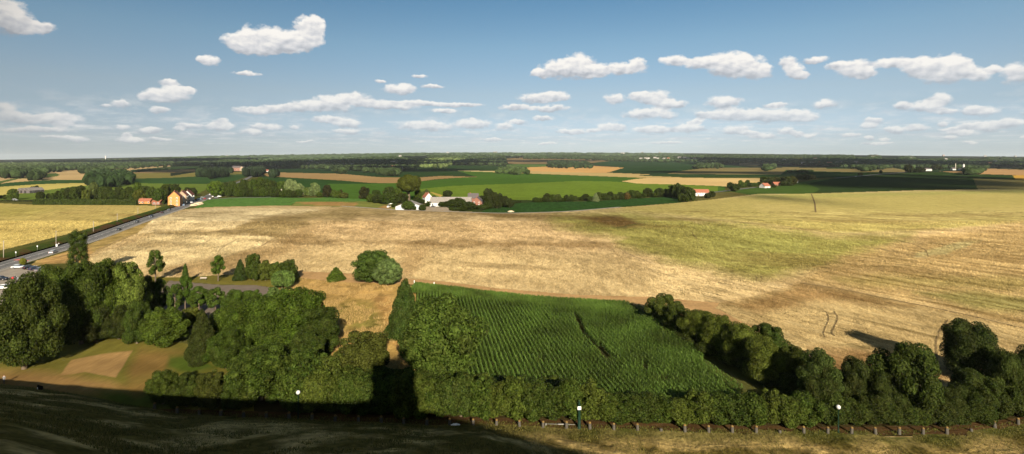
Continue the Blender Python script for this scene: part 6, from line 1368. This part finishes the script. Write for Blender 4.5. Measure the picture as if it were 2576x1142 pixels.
# ------------------------------------------------------------------ vehicles
TYRE = plain('black_rubber', (.02, .02, .02), .8); RIM = plain('alloy_rim', (.4, .4, .4), .4, .7); LAMPG = plain('headlight_glass', (.7, .7, .68), .2, spec=.6); TAIL = plain('tail_light_red', (.4, .02, .02), .3)
def paint(name, c): return plain('car_paint_' + name, c, .28, .2, var=.03, spec=.6)
CPAL = {'silver': paint('silver', (.48, .50, .52)), 'black': paint('black', (.012, .014, .02)), 'dark': paint('dark_blue', (.02, .03, .06)), 'white': paint('white', (.8, .8, .8)), 'red': paint('red', (.4, .03, .03)), 'blue': paint('light_blue', (.22, .36, .5)), 'grey': paint('grey', (.14, .15, .16))}
def car(x, y, rz, colr, label, group=None, name='car', cat='car', s=1.0, van=False, z=0.08):
    o = empty(name, (x, y, z), rz); o.scale = (s, s, s); tag(o, label, cat, group)
    H1, H2 = (.92, 1.45) if not van else (1.1, 2.1)
    prof = [(-2.1, .35), (-2.12, .75), (-2.0, H1), (-1.2, H1 + .06), (-.0, H1 + .06), (1.0, H1 + .03), (1.85, H1 - .14), (2.12, .62), (2.12, .32)] if not van else [(-2.3, .35), (-2.3, H1), (-1, H1), (1.4, H1), (2.2, H1 - .15), (2.35, .6), (2.35, .35)]
    mb = MB(); n = len(prof); w = .86
    vs = [(a, -w if .3 < b < H1 + .1 else -w, b) for a, b in prof] + [(a, w, b) for a, b in prof]
    mb.add(vs, [tuple(range(n))[::-1], tuple(range(n, 2 * n))] + [(i, (i + 1) % n, n + (i + 1) % n, n + i) for i in range(n)])
    cab = [(-1.85, H1), (-1.35, H2), (.25, H2), (1.05, H1 + .02)] if not van else [(-2.3, H1), (-2.2, H2), (1.0, H2), (1.75, H1)]
    # roof slab carried by pillars
    r0, r1 = cab[1][0], cab[2][0]; mb.box(r0, r1, -.68, .68, H2 - .05, H2 + .02, .05)
    mb.obj('body', CPAL[colr], o)
    mb = MB(); wi, wt = .80, .68
    vs = [(cab[0][0], -wi, H1), (cab[3][0], -wi, H1), (cab[2][0], -wt, H2 - .04), (cab[1][0], -wt, H2 - .04), (cab[0][0], wi, H1), (cab[3][0], wi, H1), (cab[2][0], wt, H2 - .04), (cab[1][0], wt, H2 - .04)]
    mb.add(vs, [(0, 1, 2, 3), (7, 6, 5, 4), (1, 5, 6, 2), (4, 0, 3, 7), (3, 2, 6, 7)]); mb.obj('windows', GLASS, o)
    for wx in (-1.3, 1.32):
        for sy in (-1, 1):
            mb = MB(); vs = []; k = 12
            for yy in (sy * .68, sy * .88):
                for i in range(k): vs.append((wx + .33 * math.cos(2 * PI * i / k), yy, .33 + .33 * math.sin(2 * PI * i / k)))
            mb.add(vs, [tuple(range(k)), tuple(range(k, 2 * k))[::-1]] + [(i, i + k, (i + 1) % k + k, (i + 1) % k) for i in range(k)]); t = mb.obj('wheel', TYRE, o)
            mb = MB(); mb.box(wx - .15, wx + .15, sy * .89 - .01, sy * .89 + .01, .18, .48); mb.obj('rim', RIM, t)
    e = 2.1 if not van else 2.33
    for sy in (-1, 1):
        mb = MB(); mb.box(e - .03, e + .03, sy * .6 - .18, sy * .6 + .18, .58, .74); mb.obj('headlight', LAMPG, o)
        mb = MB(); mb.box(-e - .03, -e + .03, sy * .68 - .12, sy * .68 + .12, .66, .84); mb.obj('tail_light', TAIL, o)
    return o
def road_angle(dx, dy):
    x, y, z = ground_at(dx, dy); best = min(range(1, len(RW)), key=lambda i: (RW[i] - Vector((x, y))).length); d = RW[best] - RW[best - 1]; return x, y, math.atan2(d.y, d.x)
for dx, dy, c, lb, fl in [(134, 637, 'silver', 'silver estate car driving away left of the clipped poplar', 0), (298, 580, 'black', 'black car nearest the poplar on the road', 1), (344, 560, 'black', 'second dark car up the road from the poplar', 1), (381, 546, 'dark', 'dark blue car in the middle of the road traffic', 1), (408, 536, 'black', 'black car before the orange gabled house', 0), (425, 529.5, 'dark', 'dark car next to the orange gabled house', 1), (463, 517, 'blue', 'light blue car on the road behind the orange house', 0)]:
    x, y, a = road_angle(dx, dy); car(x, y, a + (PI if fl else 0), c, lb, 'cars on the road')
for dx, dy, a, c, lb in [(47, 675, .25, 'silver', 'silver hatchback alone at the top of the gravel car park'), (74, 676, 1.3, 'black', 'left one of three dark cars parked under the trees'), (89, 679, 1.3, 'dark', 'middle one of three dark cars parked under the trees'), (105, 682, 1.3, 'grey', 'right one of three dark cars parked under the trees'), (75, 711, .15, 'black', 'black car parked against the left trees'), (2, 705, .1, 'black', 'dark car cut by the left edge of the car park'), (14, 727, .1, 'white', 'white car at the bottom of the car park')]:
    x, y, z = ground_at(dx, dy); car(x, y, a, c, lb, 'parked cars', s=1.0)
x, y, z = ground_at(431, 762); car(x, y, 1.2, 'blue', 'light blue car half hidden behind the tufted trees', 'parked cars')
x, y, z = ground_at(38, 505); car(x, y, .1, 'white', 'white van below the round tree at the left edge', None, 'van', 'van', van=True)
x, y, z = ground_at(978, 522); car(x, y, 1.4, 'white', 'pale van standing left of the white barn', None, 'van', 'van', van=True)
x, y, z = ground_at(984, 514); car(x, y, .3, 'white', 'white van behind the pale one at the farm', None, 'van', 'van', van=True)
x, y, z = ground_at(1090, 521); car(x, y, .1, 'black', 'black car before the long farm building', 'parked cars')
for i, (a, b, c) in enumerate([(595, 727, 'white'), (640, 757, 'white'), (735, 757, 'white'), (480, 772, 'grey'), (520, 792, 'red'), (430, 800, 'blue'), (595, 793, 'white'), (350, 828, 'silver'), (300, 848, 'white'), (690, 775, 'grey')]):
    x, y, z = ground_at(429.33 + a / 6, 369 + b / 6)
    car(x, y, random.choice([0.2, 1.9, 2.0]), c, ['white car left of the bright round tree at the junction', 'white car under the bright round tree at the junction', 'white car right under the bright round junction tree', 'grey car in the middle of the junction', 'red car on the junction', 'pale blue car on the junction', 'white car beside the red one on the junction', 'silver car leaving the junction', 'white car behind the white roadside house', 'grey car on the side road by the junction'][i], 'cars around the junction')
x, y, z = ground_at(2153, 444.5); car(x, y, .5, 'white', 'white car on the thin road over the dark hill', None, z=z + .8)
def motorcycle(dx, dy, col, label):
    x, y, z = ground_at(dx, dy); o = empty('motorcycle', (x, y, z + .05), .6); tag(o, label, 'motorcycle')
    for wx in (-.7, .7):
        mb = MB(); k = 12; vs = [(wx + .32 * math.cos(2 * PI * i / k), yy, .32 + .32 * math.sin(2 * PI * i / k)) for yy in (-.06, .06) for i in range(k)]
        mb.add(vs, [tuple(range(k)), tuple(range(k, 2 * k))[::-1]] + [(i, i + k, (i + 1) % k + k, (i + 1) % k) for i in range(k)]); mb.obj('wheel', TYRE, o)
    mb = MB(); mb.ball((.1, 0, .85), (.38, .18, .18), 6); mb.box(-.3, .35, -.16, .16, .3, .7); mb.obj('body', CPAL[col], o)
    mb = MB(); mb.box(-.75, -.1, -.14, .14, .78, .9, .03); mb.obj('seat', TYRE, o)
    mb = MB(); mb.tube([(.72, 0, .35), (.5, 0, .95)], .04); mb.tube([(.45, -.35, 1.02), (.5, 0, .97), (.45, .35, 1.02)], .025); mb.obj('handlebar', RIM, o)
motorcycle(31, 704, 'red', 'red motorcycle standing in the gravel car park'); motorcycle(36, 702, 'black', 'black motorcycle touching the red one in the car park'); motorcycle(45, 705, 'grey', 'grey motorcycle right of the pair in the car park')

# ------------------------------------------------------------------ street furniture
LICH = plain('lichen_stone', (.12, .075, .02), .9, var=.35, scale=5); CONC = plain('weathered_concrete', (.055, .049, .039), .9, var=.3, scale=6)
bx = [389, 445.5, 501, 555, 613, 670, 727, 785, 843, 902, 959, 1016, 1074, 1132, 1190.5, 1249, 1307, 1366, 1425, 1484, 1544, 1604, 1663, 1723, 1782.6, 1842, 1902, 1962, 2022, 2082, 2142, 2202, 2262, 2322, 2382, 2443, 2502, 2561]
low = {1663, 1962, 2443}
mb = MB(); mb.lathe([(.24, -.2), (.23, .1), (.215, .5), (.205, .82), (.20, .86)], 14, jit=.04); bm_body = mb.mesh('post', CONC)
mb = MB(); mb.lathe([(.20, .86), (.19, .98), (.12, 1.06), (.03, 1.08)], 14, jit=.05); bm_cap = mb.mesh('cap', LICH)
mb = MB(); mb.lathe([(.25, -.2), (.24, .2), (.2, .38), (.1, .42)], 12, jit=.15); bm_low = mb.mesh('stump', CONC)
nb = 0
for i, dx in enumerate(bx):
    dy = float(np.interp(dx, BX, BYL)) - 1.0; k = (dx - HX) / F; y = CH * F / (dy - HY); x = k * y
    rr = math.hypot(x, y); sc = 1.0; x *= sc; y *= sc
    o = empty('stone_bollard', (x, y, float(mound_surf(x, y)) if True else 0), random.random() * 6)
    if o.location.z < 0: o.location.z = 0
    tilt = .05; o.rotation_euler = (random.uniform(-tilt, tilt), random.uniform(-tilt, tilt), random.random() * 6)
    if dx in low:
        tag(o, {1663: 'broken bollard stump in the middle of the row', 1962: 'broken bollard stump left of the right lamp', 2443: 'small broken bollard stump near the right edge'}[dx], 'bollard', 'stone bollards along the foot of the mound')
        link(bpy.data.objects.new('stump', bm_low), o); continue
    nb += 1
    ab = [(750, 'left lamp'), (1457, 'green pillar lamp'), (2109, 'right lamp')]
    j = min(range(3), key=lambda q: abs(ab[q][0] - dx)); side_ = 'left' if dx < ab[j][0] else 'right'
    ncount = len([b_ for b_ in bx if b_ not in low and (b_ - ab[j][0]) * (dx - ab[j][0]) > 0 and abs(b_ - ab[j][0]) <= abs(dx - ab[j][0])])
    od = ['', 'first', 'second', 'third', 'fourth', 'fifth', 'sixth', 'seventh'][ncount] if ncount < 8 else str(ncount)
    tag(o, 'round topped stone bollard, %s to the %s of the %s' % (od, side_, ab[j][1]), 'bollard', 'stone bollards along the foot of the mound')
    s_ = random.uniform(.95, 1.1); a = link(bpy.data.objects.new('post', bm_body), o); c = link(bpy.data.objects.new('cap', bm_cap), o)
    a.scale = c.scale = (s_ * 1.05, s_ * 1.05, s_)
GPOST = plain('grey_white_metal', (.18, .175, .16), .6)
GREENP = plain('dark_green_paint', (.006, .02, .012), .6, spec=.1); GLOBE = plain('opal_globe', (.42, .42, .40), .25, var=.02, spec=.5)
def lamp(dx, dfoot, dglobe, label):
    x, y, z = ground_at(dx, dfoot); h = (dfoot - dglobe) * y / F; z = max(0, mound_surf(x, y))
    o = empty('street_lamp', (x, y, z)); tag(o, label, 'lamp')
    mb = MB(); mb.lathe([(.16, -.2), (.15, .1), (.10, .25), (.08, h * .5), (.07, h - .3), (.12, h - .26), (.12, h - .2)], 10); mb.obj('pole', GREENP, o)
    mb = MB(); mb.ball((0, 0, h), .34, 8); mb.obj('lamp_globe', GLOBE, o)
    return o
lamp(750, 1056, 989, 'green street lamp with a white globe at the left')
lamp(2109, 1088, 1024, 'green street lamp with a white globe among the right trees')
x, y, z = ground_at(1457, 1077.5); z = max(0, mound_surf(x, y)); o = empty('pillar_lamp', (x, y, z)); tag(o, 'thick dark green pillar with a white sign plate', 'lamp')
mb = MB(); mb.lathe([(.30, -.2), (.30, .1), (.25, .15), (.24, 2.9), (.27, 2.95), (.25, 3.05)], 12); mb.obj('pillar', GREENP, o)
mb = MB(); mb.lathe([(.24, 3.05), (.20, 3.8), (.24, 3.85), (.10, 4.05), (.06, 4.6)], 12); mb.obj('head', GREENP, o)
mb = MB(); mb.box(-.27, .27, -.30, -.26, 3.1, 3.62); mb.obj('sign_plate', FRAME, o)
x, y, z = ground_at(1409, 1072); z = max(0, mound_surf(x, y)) + .25; o = empty('barrier_pole', (x, y, z)); tag(o, 'white horizontal barrier pole behind two bollards', 'barrier')
mb = MB(); mb.tube([(-2.4, 0, .12), (2.4, 0, .0)], .035, 8); mb.obj('pole', GPOST, o); mb = MB(); mb.box(-.3, 1.2, -.07, .07, .0, .14); mb.obj('counterweight', GPOST, o); mb = MB(); mb.box(-2.35, -2.2, -.07, .07, -.4, .2); mb.obj('stand', GPOST, o)
# utility poles and wire
WOODP = plain('grey_timber', (.24, .21, .17), .9, var=.2, scale=4); WIRE = plain('wire', (.05, .05, .05), .6)
pts = []
for i, (dx, df, dt) in enumerate([(-110, 700, 645), (9, 652, 605), (141, 617, 580), (235, 585, 556), (295, 561.5, 537), (347, 539, 521), (391, 525.5, 511)]):
    x, y, z = ground_at(dx, df); h = (df - dt) * y / F; o = empty('utility_pole', (x, y, 0))
    tag(o, 'thin timber pole left of the road, %s' % ['outside the left edge', 'nearest the left edge', 'left of the clipped poplar', 'first right of the clipped poplar', 'second right of the clipped poplar', 'third right of the clipped poplar', 'last before the orange house'][i], 'pole', 'utility poles along the road')
    mb = MB(); mb.lathe([(.14, -.3), (.13, h * .5), (.10, h)], 8); mb.obj('pole', WOODP, o)
    mb = MB(); mb.box(-.4, .4, -.05, .05, h - .5, h - .38); mb.obj('crossarm', WOODP, o); pts.append(Vector((x, y, h - .3)))
mb = MB()
for a, b in zip(pts[:-1], pts[1:]): mb.tube([a.lerp(b, t) - Vector((0, 0, 1.6 * 4 * t * (1 - t))) for t in [i / 10 for i in range(11)]], .025, 4)
tag(mb.obj('overhead_wire', WIRE), 'thin sagging wire strung between the roadside poles', 'wire')
for dx, dy, lb in [(40, 646, 'small white road sign at the left bank'), (94, 630, 'small pale road sign on the bare bank left of the pole')]:
    x, y, z = ground_at(dx, dy); o = empty('road_sign', (x, y, .3)); tag(o, lb, 'sign')
    mb = MB(); mb.tube([(0, 0, -.3), (0, 0, 2.0)], .05); mb.obj('post', RIM, o); mb = MB(); mb.box(-.24, .24, -.08, -.04, 1.5, 2.0); mb.obj('plate', FRAME, o)
for dx, df, lb in [(1042, 717, 'white marker post on the field margin behind the dark conical tree'), (1092, 722, 'white marker post on the field margin at the maize edge')]:
    x, y, z = ground_at(dx, df); o = empty('marker_post', (x, y, 0)); tag(o, lb, 'post', 'white marker posts')
    mb = MB(); mb.lathe([(.11, -.2), (.10, 1.35)], 8); mb.obj('post', FRAME, o); mb = MB(); mb.lathe([(.16, 1.35), (.16, 1.5), (.04, 1.62)], 8); mb.obj('cap', FRAME, o)
x, y, z = ground_at(511, 704); o = empty('park_bench', (x, y, 0), .1); tag(o, 'grey bench on the grass verge above the inner lane', 'bench')
mb = MB(); mb.box(-1.1, 1.1, -.25, .25, .42, .5); mb.obj('seat', WOODP, o); mb = MB(); mb.box(-1.1, 1.1, .24, .30, .55, .95); mb.obj('backrest', WOODP, o)
for sx in (-.9, .9): mb = MB(); mb.box(sx - .06, sx + .06, -.2, .28, -.05, .42); mb.obj('leg', CONC, o)
# dark display boards at the foot of the mound
BLK = plain('black_board', (.01, .01, .01), .8, spec=0)
x, y, z = ground_at(101, 994); o = empty('display_board', (x, y, 0), -.35); tag(o, 'black display board with a small white plate at the lawn edge', 'board')
mb = MB(); mb.box(-.85, .85, -.12, .12, .1, 1.75, .08); mb.obj('panel', BLK, o); mb = MB(); mb.box(-.62, -.42, -.15, -.125, .9, 1.4); mb.obj('plate', FRAME, o)
for sx in (-.7, .7): mb = MB(); mb.box(sx - .05, sx + .05, -.05, .05, -.2, .1); mb.obj('leg', BLK, o)
# ------------------------------------------------------------------ people
SKIN = plain('skin', (.42, .26, .18), .6); HAIR = plain('dark_hair', (.03, .02, .015), .8)
def person(dx, df, shirt, trous, label, rz=0, armf=.25, stride=.2, h=1.75, hair=HAIR):
    x, y, z = ground_at(dx, df); o = empty('person', (x, y, max(0, z)), rz); tag(o, label, 'person')
    s = h / 1.75
    J = {'pel': (0, 0, .95), 'sp': (0, 0, 1.2), 'ch': (0, 0, 1.38), 'nk': (0, 0, 1.5), 'hd': (0, .02, 1.60), 'tp': (0, .01, 1.72),
         'hl': (-.1, 0, .9), 'kl': (-.11, stride * .5, .5), 'al': (-.11, stride * .2, .08), 'tl': (-.11, stride * .2 + .15, .04),
         'hr': (.1, 0, .9), 'kr': (.11, -stride * .1, .5), 'ar': (.11, -stride, .09), 'tr': (.11, -stride + .15, .04),
         'sl': (-.19, 0, 1.42), 'el': (-.24, -.03, 1.14), 'wl': (-.23, armf, .98), 'fl': (-.22, armf + .09, .93), 'sr': (.19, 0, 1.42), 'er': (.24, -.06, 1.14), 'wr': (.25, .04, .9), 'fr': (.25, .08, .81)}
    Rd = {'pel': .15, 'sp': .13, 'ch': .16, 'nk': .055, 'hd': .095, 'tp': .075, 'hl': .095, 'kl': .06, 'al': .04, 'tl': .035, 'hr': .095, 'kr': .06, 'ar': .04, 'tr': .035, 'sl': .06, 'el': .042, 'wl': .03, 'fl': .035, 'sr': .06, 'er': .042, 'wr': .03, 'fr': .035}
    E = [('pel', 'sp'), ('sp', 'ch'), ('ch', 'nk'), ('nk', 'hd'), ('hd', 'tp'), ('pel', 'hl'), ('hl', 'kl'), ('kl', 'al'), ('al', 'tl'), ('pel', 'hr'), ('hr', 'kr'), ('kr', 'ar'), ('ar', 'tr'), ('ch', 'sl'), ('sl', 'el'), ('el', 'wl'), ('wl', 'fl'), ('ch', 'sr'), ('sr', 'er'), ('er', 'wr'), ('wr', 'fr')]
    ks_ = list(J); me = bpy.data.meshes.new('body'); me.from_pydata([tuple(c * s for c in J[k]) for k in ks_], [(ks_.index(a), ks_.index(b)) for a, b in E], [])
    ob = link(bpy.data.objects.new('body', me)); sm = ob.modifiers.new('skin', 'SKIN'); 
    for i, k in enumerate(ks_): me.skin_vertices[0].data[i].radius = (Rd[k] * s, Rd[k] * s * .8)
    me.skin_vertices[0].data[0].use_root = True
    ss = ob.modifiers.new('sub', 'SUBSURF'); ss.levels = ss.render_levels = 1
    dg = bpy.context.evaluated_depsgraph_get(); m2 = bpy.data.meshes.new_from_object(ob.evaluated_get(dg)); bpy.data.objects.remove(ob)
    m2.materials.clear()
    for m_ in (SKIN, shirt, trous): m2.materials.append(m_)
    for p in m2.polygons:
        zc = p.center.z / s; xc = abs(p.center.x) / s
        p.material_index = 0 if zc > 1.47 or (xc > .2 and zc < 1.0 and zc > .7) else (1 if zc > .93 else 2); p.use_smooth = True
    m2.name = 'body'; link(bpy.data.objects.new('body', m2), o)
    mb = MB(); mb.ball((0, -.01 * s, 1.69 * s), (.085 * s, .10 * s, .075 * s), 8); mb.obj('hair', hair, o)
GSH = plain('grey_shirt', (.12, .12, .12), .8); WSH = plain('white_shirt', (.7, .7, .7), .8); DTR = plain('dark_trousers', (.03, .03, .04), .85); BJ = plain('black_jacket', (.02, .02, .025), .8); BLJ = plain('blue_jeans', (.06, .09, .17), .85)
person(10, 966, GSH, DTR, 'person in a grey shirt walking on the dirt path at the left edge', rz=.5)
person(148, 619, WSH, DTR, 'person in white walking beside the road left of the poplar', rz=2.6)
person(1016, 912, BJ, DTR, 'person in a black jacket on the meadow path by the big leafy tree', rz=0.2)
person(689, 734, BJ, BLJ, 'person in black at the foot of the pale willow', rz=.8)
x, y, z = ground_at(143, 620); o = empty('roadside_cabinet', (x, y, 0), .2); tag(o, 'small white cabinet at the foot of the second pole', 'cabinet')
mb = MB(); mb.box(-.3, .3, -.25, .25, -.1, 1.25, .02); mb.obj('casing', FRAME, o); mb = MB(); mb.box(-.35, .35, -.3, .3, 1.25, 1.33); mb.obj('lid', CONC, o)
# heaps, logs and rubbish
def heap(dx, dy, rx, ry, h, mat, name, label, cat, seed):
    r = np.random.default_rng(seed); iv, jf = ico(2); j = 1 + (r.random(len(iv)) - .5)[:, None] * .3
    x, y, z = ground_at(dx, dy); z = max(z, mound_surf(x, y)) if y < 100 else z
    V = iv * j * np.array([rx, ry, h]); o = link(bpy.data.objects.new(name, npmesh(name, V, jf, [mat], smooth=False))); o.location = (x, y, z + h * .15); tag(o, label, cat)
SOILP = plain('pale_soil', (.42, .33, .22), .95, var=.2, scale=2)
heap(487, 517.5, 3.0, 3, 1.6, SOILP, 'soil_heap', 'left pale soil heap by the green maize and road', 'heap', 1)
heap(495, 515.5, 3.4, 3, 1.9, SOILP, 'soil_heap', 'middle pale soil heap by the green maize and road', 'heap', 2)
heap(502, 513.5, 3.2, 3, 1.7, SOILP, 'soil_heap', 'right pale soil heap by the green maize and road', 'heap', 3)
heap(1285, 533, 2.5, 2, 1.0, SOILP, 'soil_heap', 'small pale heap right of the brick farmhouse bushes', 'heap', 4)
heap(1146, 1072, .7, .3, .22, FRAME, 'rubbish_bag', 'crumpled white bag in the mound shadow by the bollards', 'bag', 5)
dtree('shrub', 58, 668, 648, 20, (150, 140, 60), 'yellowish bush on the corner of the car park', None, 'mid', name='shrub')

# ------------------------------------------------------------------ air
hm = bpy.data.materials.new('haze_air'); hm.use_nodes = True; nt = hm.node_tree; nt.nodes.clear()
ou = nt.nodes.new('ShaderNodeOutputMaterial'); pv = nt.nodes.new('ShaderNodeVolumePrincipled')
pv.inputs['Color'].default_value = (.80, .86, .92, 1); pv.inputs['Density'].default_value = 2.0e-5; pv.inputs['Anisotropy'].default_value = 0.0
nt.links.new(pv.outputs[0], ou.inputs['Volume'])
mb = MB(); mb.box(-21000, 21000, -700, 17500, -110, 195); hz_ = mb.obj('haze', hm)
tag(hz_, 'thin blue air fading the far woods', None, None, 'stuff')
print('done', round(time.time() - T0, 1))
